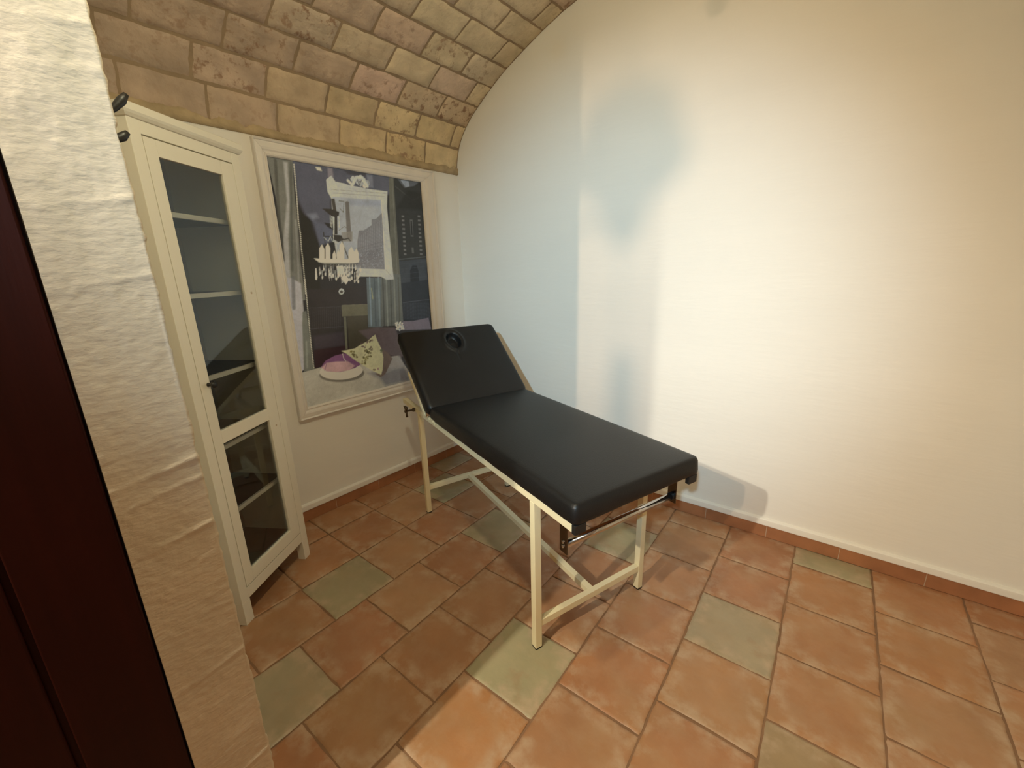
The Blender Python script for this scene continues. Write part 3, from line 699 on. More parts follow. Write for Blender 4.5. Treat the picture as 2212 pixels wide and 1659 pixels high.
ART = [[0,[38,34,34],1,0,[-0.0305,1.0328,1.1722,1.0736,1.0212,-0.1006,-0.1634,0.0179]],
[0,[75,72,80],1,0.02,[0.1282,1.0077,0.7888,1.0162,0.7743,0.9269,0.7274,0.9232,0.3204,0.868,0.3065,0.7055,0.2221,0.6833,0.1955,0.782,0.1552,0.807,0.1323,0.8547]],
[0,[104,102,110],1,0.02,[0.1715,0.804,0.2248,0.8108,0.2334,0.7956,0.1955,0.782]],
[0,[82,81,92],1,0.02,[0.2014,0.7822,0.3101,0.7549,0.3002,0.7053,0.2221,0.6833]],
[0,[58,54,58],1,0.01,[0.4272,0.9979,0.5808,1.0016,0.571,0.9862,0.4565,0.983]],
[0,[118,115,122],0.6,0.01,[0.5796,0.9953,0.6218,0.9954,0.62,0.9447,0.5839,0.9416]],
[0,[205,190,150],1,0.006,[0.2567,0.9912,0.286,0.9925,0.2922,0.9799,0.2661,0.981]],
[0,[130,115,115],0.7,0.01,[0.3283,0.9971,0.3588,0.9984,0.3576,0.9615,0.3257,0.9545]],
[0,[32,29,24],1,0.01,[0.136,0.8211,0.1536,0.7992,0.1839,0.7814,0.1872,0.7423,0.2117,0.6912,0.1785,0.4721,0.0843,0.4764,0.1184,0.7399]],
[0,[42,40,37],1,0.004,[0.7702,0.997,1.0176,1.002,1.0313,0.4333,0.7294,0.447]],
[0,[78,76,78],1,0.006,[0.8094,0.9985,0.9824,0.9988,0.9454,0.9794,0.8599,0.9629]],
[0,[150,150,155],0.6,0.004,[0.8329,0.9963,0.8978,0.9965,0.9026,0.9734,0.8685,0.9659]],
[1,[62,60,54],1,0.006,[0.7881,0.9635,0.9182,0.9102,0.9905,0.9342]],
[0,[28,26,24],0.8,0.02,[0.883,0.9535,0.9932,0.9532,0.9942,0.868,0.78,0.8644]],
[0,[108,100,92],0.8,0.001,[0.8154,0.8345,0.8367,0.8347,0.8362,0.8263,0.8157,0.8262]],
[0,[108,100,92],0.8,0.001,[0.8144,0.8151,0.8357,0.8152,0.8352,0.8067,0.8147,0.8067]],
[0,[108,100,92],0.8,0.001,[0.8134,0.7955,0.8347,0.7955,0.8342,0.7871,0.8137,0.7872]],
[0,[108,100,92],0.8,0.001,[0.8123,0.7759,0.8337,0.7758,0.8332,0.7673,0.8127,0.7675]],
[0,[108,100,92],0.8,0.001,[0.8113,0.7562,0.8327,0.756,0.8323,0.7474,0.8116,0.7477]],
[0,[108,100,92],0.8,0.001,[0.8103,0.7364,0.8317,0.7361,0.8313,0.7275,0.8106,0.7279]],
[0,[108,100,92],0.8,0.001,[0.8092,0.7165,0.8307,0.7161,0.8303,0.7075,0.8095,0.708]],
[0,[108,100,92],0.8,0.001,[0.8082,0.6965,0.8297,0.696,0.8292,0.6873,0.8085,0.688]],
[0,[108,100,92],0.8,0.001,[0.8071,0.6765,0.8287,0.6758,0.8282,0.6671,0.8074,0.6678]],
[0,[108,100,92],0.8,0.001,[0.8061,0.6563,0.8277,0.6555,0.8272,0.6468,0.8064,0.6476]],
[0,[108,100,92],0.8,0.001,[0.951,0.8417,0.9738,0.842,0.9734,0.8333,0.9515,0.8332]],
[0,[108,100,92],0.8,0.001,[0.9503,0.8216,0.9731,0.8218,0.9727,0.8131,0.9507,0.813]],
[0,[108,100,92],0.8,0.001,[0.9495,0.8014,0.9724,0.8015,0.972,0.7927,0.95,0.7928]],
[0,[108,100,92],0.8,0.001,[0.9488,0.7812,0.9717,0.7811,0.9713,0.7723,0.9493,0.7725]],
[0,[108,100,92],0.8,0.001,[0.948,0.7608,0.971,0.7606,0.9706,0.7518,0.9485,0.752]],
[0,[108,100,92],0.8,0.001,[0.9472,0.7403,0.9703,0.74,0.9699,0.7311,0.9477,0.7315]],
[0,[108,100,92],0.8,0.001,[0.9465,0.7197,0.9696,0.7193,0.9692,0.7104,0.947,0.7109]],
[0,[108,100,92],0.8,0.001,[0.9457,0.6991,0.9688,0.6985,0.9685,0.6896,0.9462,0.6902]],
[0,[108,100,92],0.8,0.001,[0.945,0.6783,0.9681,0.6776,0.9677,0.6687,0.9454,0.6694]],
[0,[108,100,92],0.8,0.001,[0.9442,0.6575,0.9674,0.6567,0.967,0.6476,0.9447,0.6485]],
[0,[88,82,76],0.8,0.002,[0.8809,0.8192,0.9046,0.8189,0.9009,0.7366,0.877,0.7373]],
[0,[30,28,28],1,0.001,[0.8866,0.8124,0.8984,0.812,0.8951,0.7436,0.8832,0.7442]],
[0,[80,76,70],1,0.002,[0.876,0.6852,0.8932,0.6845,0.8933,0.6561,0.8752,0.6569]],
[1,[78,76,74],1,0.006,[0.7414,0.624,1.0122,0.6408]],
[0,[52,54,58],1,0.006,[0.7565,0.6168,1.011,0.6316,0.9962,0.4555,0.7543,0.4459]],
[0,[28,30,36],1,0.004,[0.8461,0.5722,0.8714,0.5968,0.9065,0.5965,0.9199,0.5662,0.9178,0.4897,0.8384,0.4923]],
[1,[66,68,72],0.6,0.0016,[0.7624,0.6023,1.0089,0.6163]],
[1,[66,68,72],0.6,0.0016,[0.7586,0.5782,1.0054,0.5908]],
[1,[66,68,72],0.6,0.0016,[0.7547,0.554,1.0018,0.5651]],
[1,[66,68,72],0.6,0.0016,[0.7509,0.5296,0.9983,0.5393]],
[1,[66,68,72],0.6,0.0016,[0.747,0.5052,0.9947,0.5133]],
[1,[66,68,72],0.6,0.0016,[0.7431,0.4807,0.9911,0.4873]],
[0,[34,36,42],1,0.004,[0.7511,0.51,1.0037,0.5219,0.9912,0.302,0.7445,0.3212]],
[1,[78,80,86],0.7,0.0012,[0.7664,0.411,0.7553,0.3298]],
[1,[78,80,86],0.7,0.0012,[0.7757,0.4105,0.7646,0.3291]],
[1,[78,80,86],0.7,0.0012,[0.785,0.41,0.774,0.3284]],
[1,[78,80,86],0.7,0.0012,[0.7944,0.4095,0.7835,0.3277]],
[1,[78,80,86],0.7,0.0012,[0.8038,0.409,0.7929,0.327]],
[1,[78,80,86],0.7,0.0012,[0.8133,0.4085,0.8024,0.3263]],
[1,[78,80,86],0.7,0.0012,[0.8228,0.408,0.812,0.3255]],
[1,[78,80,86],0.7,0.0012,[0.8324,0.4074,0.8216,0.3248]],
[1,[78,80,86],0.7,0.0012,[0.842,0.4069,0.8313,0.3241]],
[1,[78,80,86],0.7,0.0012,[0.8517,0.4064,0.841,0.3234]],
[1,[78,80,86],0.7,0.0012,[0.8614,0.4059,0.8508,0.3226]],
[1,[78,80,86],0.7,0.0012,[0.8712,0.4053,0.8606,0.3219]],
[1,[78,80,86],0.7,0.0012,[0.881,0.4048,0.8704,0.3211]],
[1,[78,80,86],0.7,0.0012,[0.8908,0.4043,0.8803,0.3204]],
[1,[78,80,86],0.7,0.0012,[0.9007,0.4037,0.8903,0.3196]],
[1,[78,80,86],0.7,0.0012,[0.9107,0.4032,0.9003,0.3189]],
[1,[78,80,86],0.7,0.0012,[0.9207,0.4026,0.9103,0.3181]],
[1,[78,80,86],0.7,0.0012,[0.9307,0.4021,0.9204,0.3174]],
[1,[78,80,86],0.7,0.0012,[0.9408,0.4015,0.9305,0.3166]],
[1,[78,80,86],0.7,0.0012,[0.9509,0.401,0.9407,0.3158]],
[1,[78,80,86],0.7,0.0012,[0.9611,0.4004,0.951,0.3151]],
[1,[78,80,86],0.7,0.0012,[0.9714,0.3999,0.9613,0.3143]],
[1,[78,80,86],0.7,0.0012,[0.9817,0.3993,0.9717,0.3135]],
[1,[78,80,86],0.7,0.0012,[0.992,0.3988,0.9821,0.3127]],
[1,[80,80,84],1,0.003,[0.7629,0.4135,1.0025,0.4178]],
[0,[40,33,32],1,0.01,[0.0849,0.5032,0.4998,0.5004,0.4471,0.2067,0.095,0.2435]],
[1,[66,60,56],0.6,0.0012,[0.1066,0.4295,0.0897,0.3366]],
[1,[66,60,56],0.6,0.0012,[0.1184,0.4288,0.1015,0.3355]],
[1,[66,60,56],0.6,0.0012,[0.1304,0.428,0.1135,0.3345]],
[1,[66,60,56],0.6,0.0012,[0.1423,0.4273,0.1255,0.3334]],
[1,[66,60,56],0.6,0.0012,[0.1544,0.4266,0.1377,0.3323]],
[1,[66,60,56],0.6,0.0012,[0.1666,0.4259,0.1499,0.3313]],
[1,[66,60,56],0.6,0.0012,[0.1789,0.4252,0.1622,0.3302]],
[1,[66,60,56],0.6,0.0012,[0.1912,0.4244,0.1746,0.3291]],
[1,[66,60,56],0.6,0.0012,[0.2037,0.4237,0.1871,0.3279]],
[1,[66,60,56],0.6,0.0012,[0.2162,0.4229,0.1997,0.3268]],
[1,[66,60,56],0.6,0.0012,[0.2289,0.4222,0.2124,0.3257]],
[1,[66,60,56],0.6,0.0012,[0.2416,0.4214,0.2251,0.3246]],
[1,[66,60,56],0.6,0.0012,[0.2544,0.4206,0.238,0.3234]],
[1,[66,60,56],0.6,0.0012,[0.2673,0.4199,0.251,0.3223]],
[1,[66,60,56],0.6,0.0012,[0.2804,0.4191,0.2641,0.3211]],
[1,[66,60,56],0.6,0.0012,[0.2935,0.4183,0.2773,0.3199]],
[1,[62,58,56],1,0.002,[0.1005,0.426,0.2939,0.4203]],
[1,[60,56,56],1,0.004,[0.0924,0.3364,0.2948,0.331]],
[0,[58,48,52],0.8,0.02,[0.0966,0.304,0.29,0.3062,0.29,0.2422,0.0958,0.2475]],
[0,[44,24,28],1,0.006,[0.0895,0.2441,0.2961,0.2415,0.3539,0.2087,0.101,0.1642,0.0809,0.1629]],
[0,[62,54,40],1,0.01,[0.328,0.3746,0.4761,0.3683,0.466,0.312,0.6635,0.295,0.671,0.1518,0.316,0.2132]],
[0,[92,84,62],1,0.002,[0.3023,0.426,0.4855,0.4207,0.4761,0.3683,0.2974,0.376]],
[1,[104,96,74],1,0.003,[0.3083,0.4257,0.4855,0.4207]],
[0,[92,86,66],1,0.002,[0.3062,0.3741,0.3228,0.3733,0.3052,0.2232,0.2915,0.2239]],
[0,[88,82,68],1,0.003,[0.7437,0.9988,0.7782,0.9986,0.7511,0.4255,0.6455,0.4308,0.6852,0.5743]],
[1,[112,106,90],0.6,0.006,[0.7671,0.9967,0.7294,0.447]],
[0,[84,89,88],1,0.003,[0.4974,0.5426,0.6167,0.54,0.5763,0.3025,0.4693,0.3118]],
[0,[88,86,78],1,0.003,[0.6126,0.5573,0.762,0.5547,0.7484,0.3209,0.68,0.3029,0.5629,0.3082]],
[1,[116,124,128],0.75,0.012,[0.5207,0.5421,0.4931,0.3186]],
[1,[64,68,70],0.75,0.012,[0.5544,0.5414,0.5274,0.3157]],
[1,[112,118,118],0.75,0.012,[0.5853,0.5407,0.5587,0.3131]],
[1,[54,54,50],0.75,0.012,[0.6181,0.54,0.5921,0.3103]],
[1,[122,120,108],0.75,0.012,[0.6451,0.5394,0.6195,0.308]],
[1,[64,62,54],0.75,0.012,[0.6775,0.5387,0.6524,0.3052]],
[1,[116,112,98],0.75,0.012,[0.7068,0.538,0.6822,0.3027]],
[1,[70,66,56],0.75,0.012,[0.7403,0.5373,0.7163,0.2999]],
[1,[150,140,90],0.8,0.006,[0.5255,0.4932,0.5269,0.4436]],
[0,[104,90,96],1,0.004,[0.7442,0.3189,0.8396,0.3138,0.9761,0.3207,0.9939,0.2564,0.6759,0.2775]],
[0,[84,68,66],1,0.012,[0.3971,0.3006,0.5341,0.3062,0.6781,0.2914,0.7328,0.1442,0.6832,0.1308,0.542,0.1864]],
[2,[210,205,205],1,0.006,60,[0.6822,0.3167,0.7516,0.3159,0.7528,0.273,0.6838,0.2792]],
[0,[166,157,145],1,0.002,[0.3114,0.9493,0.3467,0.9682,0.367,0.9467,0.4232,0.9439,0.4483,0.9401,0.5828,0.9352,0.7219,0.9359,0.7061,0.8643,0.7034,0.5884,0.7036,0.5308,0.6462,0.5298,0.61,0.5448,0.4388,0.5497,0.4387,0.5863,0.315,0.5876,0.3106,0.7262,0.3283,0.8765,0.3091,0.9026]],
[2,[180,172,164],1,0.012,60,[0.4526,0.9626,0.5369,0.987,0.5878,0.9629,0.5764,0.9389,0.4538,0.9345]],
[1,[178,170,162],1,0.018,[0.4485,0.9582,0.475,0.9425,0.5079,0.976,0.5492,0.98,0.5776,0.9452]],
[1,[90,84,84],1,0.005,[0.5132,0.9683,0.5223,0.9446,0.54,0.9668]],
[1,[130,122,114],1,0.003,[0.3452,0.8995,0.6952,0.912]],
[1,[120,112,104],1,0.0015,[0.3355,0.9125,0.7127,0.9265]],
[0,[146,141,138],1,0.002,[0.336,0.8842,0.6634,0.8922,0.6406,0.5796,0.4423,0.5872,0.3199,0.5962]],
[0,[122,122,132],0.6,0.02,[0.4369,0.8803,0.663,0.89,0.6649,0.8661,0.4321,0.8554]],
[0,[110,103,102],1,0.003,[0.4642,0.7049,0.4834,0.7529,0.5149,0.754,0.5762,0.7782,0.5823,0.8047,0.6143,0.8084,0.6637,0.8375,0.6406,0.5796,0.4354,0.5873]],
[1,[150,145,142],0.6,0.002,[0.4856,0.7271,0.4739,0.6527]],
[1,[150,145,142],0.6,0.002,[0.4993,0.7336,0.487,0.655]],
[1,[150,145,142],0.6,0.002,[0.5131,0.7401,0.5001,0.6573]],
[1,[150,145,142],0.6,0.002,[0.5269,0.7466,0.5133,0.6597]],
[1,[150,145,142],0.6,0.002,[0.5409,0.7532,0.5266,0.662]],
[1,[150,145,142],0.6,0.002,[0.5549,0.7599,0.54,0.6644]],
[1,[150,145,142],0.6,0.002,[0.5691,0.7665,0.5535,0.6668]],
[1,[150,145,142],0.6,0.002,[0.5833,0.7732,0.5671,0.6692]],
[1,[150,145,142],0.6,0.002,[0.5976,0.78,0.5808,0.6716]],
[1,[150,145,142],0.6,0.002,[0.6119,0.7868,0.5945,0.6741]],
[1,[150,145,142],0.6,0.002,[0.6264,0.7936,0.6084,0.6765]],
[1,[150,145,142],0.6,0.002,[0.641,0.8005,0.6223,0.679]],
[1,[150,145,142],0.6,0.002,[0.6556,0.8074,0.6364,0.6815]],
[1,[84,77,76],0.6,0.0018,[0.4654,0.6745,0.6533,0.7092]],
[1,[84,77,76],0.6,0.0018,[0.4633,0.6631,0.6506,0.6936]],
[1,[84,77,76],0.6,0.0018,[0.4612,0.6517,0.648,0.678]],
[1,[84,77,76],0.6,0.0018,[0.4591,0.6402,0.6453,0.6623]],
[1,[84,77,76],0.6,0.0018,[0.457,0.6288,0.6427,0.6466]],
[1,[84,77,76],0.6,0.0018,[0.4548,0.6173,0.64,0.6309]],
[1,[84,77,76],0.6,0.0018,[0.4527,0.6058,0.6373,0.6151]],
[1,[84,77,76],0.6,0.0018,[0.4506,0.5942,0.6346,0.5993]],
[2,[150,145,146],0.5,0.003,240,[0.4638,0.6657,0.6502,0.6909,0.6359,0.5843,0.443,0.5907]],
[0,[98,88,80],1,0.002,[0.4138,0.8685,0.4255,0.8722,0.4382,0.8702,0.4262,0.7126,0.3947,0.7118]],
[0,[120,108,96],0.8,0.004,[0.3643,0.7403,0.4381,0.7471,0.43,0.7041,0.3634,0.7026]],
[1,[80,72,62],1,0.004,[0.3737,0.8698,0.4056,0.87,0.3936,0.8243,0.3741,0.8395]],
[1,[96,88,80],1,0.003,[0.3498,0.7482,0.3888,0.7662,0.4037,0.7585]],
[1,[206,200,190],1,0.004,[0.6694,0.8927,0.6483,0.5795]],
[1,[110,102,96],1,0.002,[0.6479,0.5771,0.6884,0.5456]],
[0,[62,54,46],1,0.002,[0.3283,0.8765,0.3483,0.878,0.3508,0.8178,0.3286,0.8166]],
[0,[46,40,34],1,0.002,[0.2637,0.8327,0.3198,0.8342,0.3668,0.8248,0.362,0.8103,0.338,0.8009,0.3082,0.8074]],
[0,[44,38,33],1,0.001,[0.3338,0.8048,0.3503,0.8056,0.3381,0.7312,0.3178,0.7306]],
[0,[40,35,32],1,0.002,[0.2625,0.7772,0.3169,0.7735,0.3147,0.7469,0.2802,0.7598]],
[0,[48,42,36],1,0.002,[0.3051,0.7302,0.3618,0.7278,0.3712,0.7091,0.3368,0.6987,0.3073,0.7096]],
[1,[46,41,36],1,0.007,[0.3144,0.714,0.2785,0.7212,0.2508,0.7204,0.2523,0.7366]],
[1,[50,44,38],1,0.007,[0.3529,0.715,0.3782,0.7114,0.4055,0.7164,0.4155,0.706]],
[1,[60,54,46],1,0.008,[0.3586,0.7109,0.3708,0.6732,0.3891,0.6304]],
[1,[56,50,42],1,0.004,[0.2522,0.7123,0.2525,0.6838]],
[1,[190,185,178],0.8,0.004,[0.307,0.8074,0.3005,0.7627]],
[1,[190,185,178],0.8,0.004,[0.3149,0.8038,0.3071,0.7589]],
[1,[190,185,178],0.8,0.004,[0.3612,0.8062,0.3542,0.7607]],
[1,[190,185,178],0.8,0.004,[0.3147,0.7469,0.3069,0.7014]],
[1,[200,195,188],0.7,0.003,[0.25,0.7163,0.2743,0.7006,0.2909,0.7216,0.2993,0.7012,0.3359,0.6937]],
[0,[206,186,152],1,0.003,[0.2129,0.6709,0.232,0.6875,0.2436,0.6673,0.2343,0.6218,0.2028,0.6218]],
[0,[206,186,152],1,0.003,[0.2518,0.6776,0.27,0.6944,0.2807,0.674,0.2702,0.6218,0.2405,0.6218]],
[0,[206,186,152],1,0.003,[0.2897,0.647,0.3045,0.6639,0.3118,0.6429,0.3076,0.6218,0.2847,0.6218]],
[0,[206,186,152],1,0.003,[0.3413,0.6854,0.3602,0.7026,0.3718,0.6817,0.3602,0.6218,0.3288,0.6218]],
[0,[206,186,152],1,0.003,[0.3953,0.6628,0.4187,0.6803,0.435,0.6589,0.428,0.6217,0.3874,0.6217]],
[0,[206,186,152],1,0.003,[0.4332,0.6567,0.4516,0.6743,0.4628,0.6526,0.457,0.6217,0.4267,0.6217]],
[0,[206,186,152],1,0.003,[0.3173,0.6514,0.3309,0.6684,0.3371,0.6473,0.332,0.6218,0.3114,0.6218]],
[0,[230,215,185],1,0.003,[0.1723,0.63,0.2107,0.628,0.3882,0.6261,0.4634,0.6261,0.4575,0.6129,0.3845,0.6065,0.2307,0.6073,0.1961,0.6157]],
[0,[70,62,52],0.8,0.006,[0.2077,0.6136,0.4536,0.6106,0.4223,0.5909,0.2286,0.5969]],
[1,[110,104,96],0.85,0.0035,[0.2517,0.5887,0.2467,0.5551]],
[1,[110,104,96],0.85,0.0035,[0.3597,0.6063,0.3574,0.5842]],
[0,[214,208,196],0.9,0.001,[0.354,0.5937,0.3602,0.5989,0.3645,0.5937,0.3607,0.5841,0.3534,0.5842]],
[1,[110,104,96],0.85,0.0035,[0.2596,0.6004,0.2505,0.5456]],
[1,[190,182,170],0.85,0.0035,[0.3327,0.5877,0.3277,0.5524]],
[0,[214,208,196],0.9,0.001,[0.3244,0.562,0.3306,0.5671,0.3348,0.5618,0.331,0.5523,0.3238,0.5524]],
[1,[110,104,96],0.85,0.0035,[0.2531,0.6035,0.2444,0.5513]],
[1,[222,214,200],0.85,0.0035,[0.3875,0.5823,0.3849,0.5581]],
[0,[214,208,196],0.9,0.001,[0.3814,0.5679,0.3878,0.573,0.3922,0.5677,0.3883,0.558,0.3809,0.5582]],
[1,[110,104,96],0.85,0.0035,[0.2722,0.608,0.264,0.5576]],
[1,[110,104,96],0.85,0.0035,[0.3447,0.5731,0.3398,0.5379]],
[0,[214,208,196],0.9,0.001,[0.3364,0.5476,0.3427,0.5527,0.347,0.5473,0.3431,0.5378,0.3359,0.538]],
[1,[190,182,170],0.85,0.0035,[0.2912,0.5785,0.2859,0.5418]],
[1,[190,182,170],0.85,0.0035,[0.4311,0.6047,0.4281,0.5777]],
[0,[214,208,196],0.9,0.001,[0.4245,0.5875,0.431,0.5928,0.4355,0.5874,0.4316,0.5777,0.424,0.5778]],
[1,[150,142,132],0.85,0.0035,[0.2559,0.5838,0.2482,0.5363]],
[1,[110,104,96],0.85,0.0035,[0.298,0.5771,0.2918,0.536]],
[0,[214,208,196],0.9,0.001,[0.2885,0.5455,0.2947,0.5506,0.2988,0.5453,0.295,0.5359,0.2879,0.5361]],
[1,[222,214,200],0.85,0.0035,[0.3419,0.5738,0.335,0.5283]],
[1,[190,182,170],0.85,0.0035,[0.418,0.5692,0.4114,0.5231]],
[0,[214,208,196],0.9,0.001,[0.4077,0.533,0.4142,0.5382,0.4187,0.5328,0.4148,0.523,0.4073,0.5232]],
[1,[222,214,200],0.85,0.0035,[0.3781,0.596,0.3723,0.5552]],
[1,[150,142,132],0.85,0.0035,[0.3832,0.6005,0.3755,0.5495]],
[0,[214,208,196],0.9,0.001,[0.372,0.5592,0.3783,0.5644,0.3827,0.559,0.3788,0.5494,0.3715,0.5496]],
[1,[110,104,96],0.85,0.0035,[0.2677,0.6068,0.2595,0.5568]],
[1,[190,182,170],0.85,0.0035,[0.2111,0.5795,0.2058,0.5449]],
[0,[214,208,196],0.9,0.001,[0.2028,0.5542,0.2087,0.5591,0.2126,0.554,0.2089,0.5448,0.2022,0.545]],
[1,[222,214,200],0.85,0.0035,[0.1966,0.5936,0.1913,0.5591]],
[1,[150,142,132],0.85,0.0035,[0.2012,0.5866,0.1985,0.5643]],
[0,[214,208,196],0.9,0.001,[0.1955,0.5736,0.2014,0.5785,0.2052,0.5734,0.2015,0.5643,0.1948,0.5644]],
[1,[190,182,170],0.85,0.0035,[0.3326,0.5732,0.3284,0.5419]],
[1,[222,214,200],0.85,0.0035,[0.4644,0.596,0.4619,0.5709]],
[0,[214,208,196],0.9,0.001,[0.4581,0.5808,0.4647,0.5861,0.4694,0.5806,0.4655,0.5708,0.4577,0.5709]],
[1,[150,142,132],0.85,0.0035,[0.445,0.5696,0.441,0.5368]],
[1,[150,142,132],0.85,0.0035,[0.2343,0.6078,0.2259,0.5578]],
[0,[214,208,196],0.9,0.001,[0.2229,0.5671,0.2288,0.5721,0.2327,0.567,0.229,0.5577,0.2222,0.5579]],
[1,[110,104,96],0.85,0.0035,[0.287,0.6039,0.2788,0.5533]],
[1,[222,214,200],0.85,0.0035,[0.311,0.589,0.3043,0.5454]],
[0,[214,208,196],0.9,0.001,[0.301,0.555,0.3072,0.5601,0.3114,0.5548,0.3075,0.5454,0.3005,0.5455]],
[1,[110,104,96],0.85,0.0035,[0.3515,0.5722,0.3459,0.5327]],
[1,[110,104,96],0.85,0.0035,[0.3572,0.5809,0.3486,0.5264]],
[0,[214,208,196],0.9,0.001,[0.3452,0.5362,0.3515,0.5413,0.3558,0.5359,0.352,0.5263,0.3447,0.5265]],
[1,[222,214,200],0.85,0.0035,[0.4568,0.5875,0.4511,0.5455]],
[1,[110,104,96],0.85,0.0035,[0.3985,0.5696,0.3943,0.5364]],
[0,[214,208,196],0.9,0.001,[0.3907,0.5463,0.3971,0.5515,0.4016,0.546,0.3977,0.5363,0.3902,0.5365]],
[1,[150,142,132],0.85,0.0035,[0.3527,0.5842,0.35,0.5604]],
[1,[150,142,132],0.85,0.0035,[0.3113,0.5829,0.3067,0.5493]],
[0,[214,208,196],0.9,0.001,[0.3034,0.5588,0.3095,0.5639,0.3137,0.5587,0.3099,0.5492,0.3028,0.5494]],
[1,[222,214,200],0.85,0.0035,[0.3914,0.6078,0.3889,0.5839]],
[1,[150,142,132],0.85,0.0035,[0.4545,0.5984,0.4495,0.5598]],
[0,[214,208,196],0.9,0.001,[0.4457,0.5697,0.4523,0.575,0.4569,0.5696,0.453,0.5597,0.4453,0.5599]],
[1,[150,142,132],0.85,0.0035,[0.2387,0.6024,0.2311,0.556]],
[1,[222,214,200],0.85,0.0035,[0.2693,0.5949,0.2617,0.5475]],
[0,[214,208,196],0.9,0.001,[0.2586,0.557,0.2646,0.562,0.2686,0.5568,0.2649,0.5474,0.2579,0.5476]],
[1,[190,182,170],0.85,0.0035,[0.4537,0.581,0.4508,0.554]],
[1,[110,104,96],0.85,0.0035,[0.3659,0.5983,0.3616,0.5651]],
[0,[214,208,196],0.9,0.001,[0.3581,0.5748,0.3644,0.5799,0.3687,0.5747,0.3649,0.5651,0.3576,0.5652]],
[1,[150,142,132],0.85,0.0035,[0.3661,0.605,0.3599,0.5624]],
[1,[190,182,170],0.85,0.0035,[0.3722,0.6,0.3646,0.55]],
[0,[214,208,196],0.9,0.001,[0.3611,0.5597,0.3674,0.5648,0.3718,0.5595,0.3679,0.5499,0.3606,0.55]],
[1,[110,104,96],0.85,0.0035,[0.2094,0.5817,0.2054,0.5536]],
[1,[190,182,170],0.85,0.0035,[0.2584,0.5794,0.2557,0.5571]],
[0,[214,208,196],0.9,0.001,[0.2526,0.5665,0.2586,0.5715,0.2626,0.5663,0.2589,0.557,0.252,0.5572]],
[1,[150,142,132],0.85,0.0035,[0.2697,0.5774,0.2634,0.5366]],
[1,[150,142,132],0.85,0.0035,[0.2764,0.5776,0.2735,0.5534]],
[0,[214,208,196],0.9,0.001,[0.2703,0.5629,0.2764,0.5679,0.2804,0.5627,0.2766,0.5533,0.2697,0.5535]],
[1,[150,142,132],0.85,0.0035,[0.347,0.5925,0.3413,0.5529]],
[1,[110,104,96],0.85,0.0035,[0.3113,0.5846,0.307,0.5532]],
[0,[214,208,196],0.9,0.001,[0.3037,0.5627,0.3099,0.5678,0.3141,0.5625,0.3102,0.5531,0.3031,0.5533]],
[1,[110,104,96],0.85,0.0035,[0.2006,0.5941,0.1968,0.5668]],
[1,[110,104,96],0.85,0.0035,[0.444,0.5733,0.4362,0.5199]],
[0,[214,208,196],0.9,0.001,[0.4325,0.5299,0.439,0.5352,0.4436,0.5297,0.4397,0.5198,0.432,0.52]],
[1,[222,214,200],0.85,0.0035,[0.3343,0.5707,0.3272,0.5241]],
[1,[150,142,132],0.85,0.0035,[0.3875,0.5758,0.3809,0.5304]],
[0,[214,208,196],0.9,0.001,[0.3773,0.5402,0.3837,0.5454,0.3881,0.54,0.3842,0.5303,0.3768,0.5305]],
[1,[150,142,132],0.85,0.0035,[0.3309,0.5745,0.3228,0.5229]],
[1,[190,182,170],0.85,0.0035,[0.2234,0.6002,0.2207,0.5782]],
[0,[214,208,196],0.9,0.001,[0.2177,0.5875,0.2237,0.5924,0.2275,0.5874,0.2238,0.5782,0.2171,0.5783]],
[1,[222,214,200],0.85,0.0035,[0.4303,0.5727,0.4243,0.5298]],
[1,[190,182,170],0.85,0.0035,[0.3196,0.6043,0.3139,0.5656]],
[0,[214,208,196],0.9,0.001,[0.3106,0.5752,0.3168,0.5803,0.321,0.575,0.3172,0.5656,0.31,0.5657]],
[1,[222,214,200],0.85,0.0035,[0.3666,0.5883,0.3616,0.552]],
[1,[110,104,96],0.85,0.0035,[0.2811,0.5995,0.2729,0.549]],
[0,[214,208,196],0.9,0.001,[0.2697,0.5585,0.2758,0.5635,0.2799,0.5583,0.2761,0.5489,0.2691,0.5491]],
[1,[222,214,200],0.85,0.0035,[0.412,0.6062,0.4085,0.5764]],
[1,[150,142,132],0.85,0.0035,[0.3289,0.5773,0.3255,0.5498]],
[0,[214,208,196],0.9,0.001,[0.3221,0.5594,0.3284,0.5645,0.3326,0.5592,0.3288,0.5497,0.3216,0.5499]],
[1,[222,214,200],0.85,0.0035,[0.4383,0.5763,0.4307,0.5245]],
[1,[150,142,132],0.85,0.0035,[0.3179,0.587,0.3129,0.5517]],
[0,[214,208,196],0.9,0.001,[0.3096,0.5613,0.3158,0.5664,0.32,0.5611,0.3162,0.5516,0.3091,0.5518]],
[1,[222,214,200],0.85,0.0035,[0.2538,0.5859,0.2479,0.5472]],
[1,[222,214,200],0.85,0.0035,[0.3124,0.5791,0.3101,0.5576]],
[0,[214,208,196],0.9,0.001,[0.3068,0.5671,0.313,0.5722,0.3171,0.5669,0.3133,0.5575,0.3062,0.5576]],
[1,[110,104,96],0.85,0.0035,[0.4018,0.6068,0.3994,0.5832]],
[1,[110,104,96],0.85,0.0035,[0.4534,0.5742,0.4508,0.5487]],
[0,[214,208,196],0.9,0.001,[0.447,0.5586,0.4536,0.5639,0.4582,0.5584,0.4543,0.5486,0.4466,0.5488]],
[1,[110,104,96],0.85,0.0035,[0.2739,0.5972,0.2692,0.5641]],
[1,[150,142,132],0.85,0.0035,[0.3466,0.5949,0.3431,0.5666]],
[0,[214,208,196],0.9,0.001,[0.3397,0.5762,0.346,0.5813,0.3503,0.5761,0.3464,0.5666,0.3392,0.5667]],
[1,[110,104,96],0.85,0.0035,[0.3054,0.6042,0.3031,0.5827]],
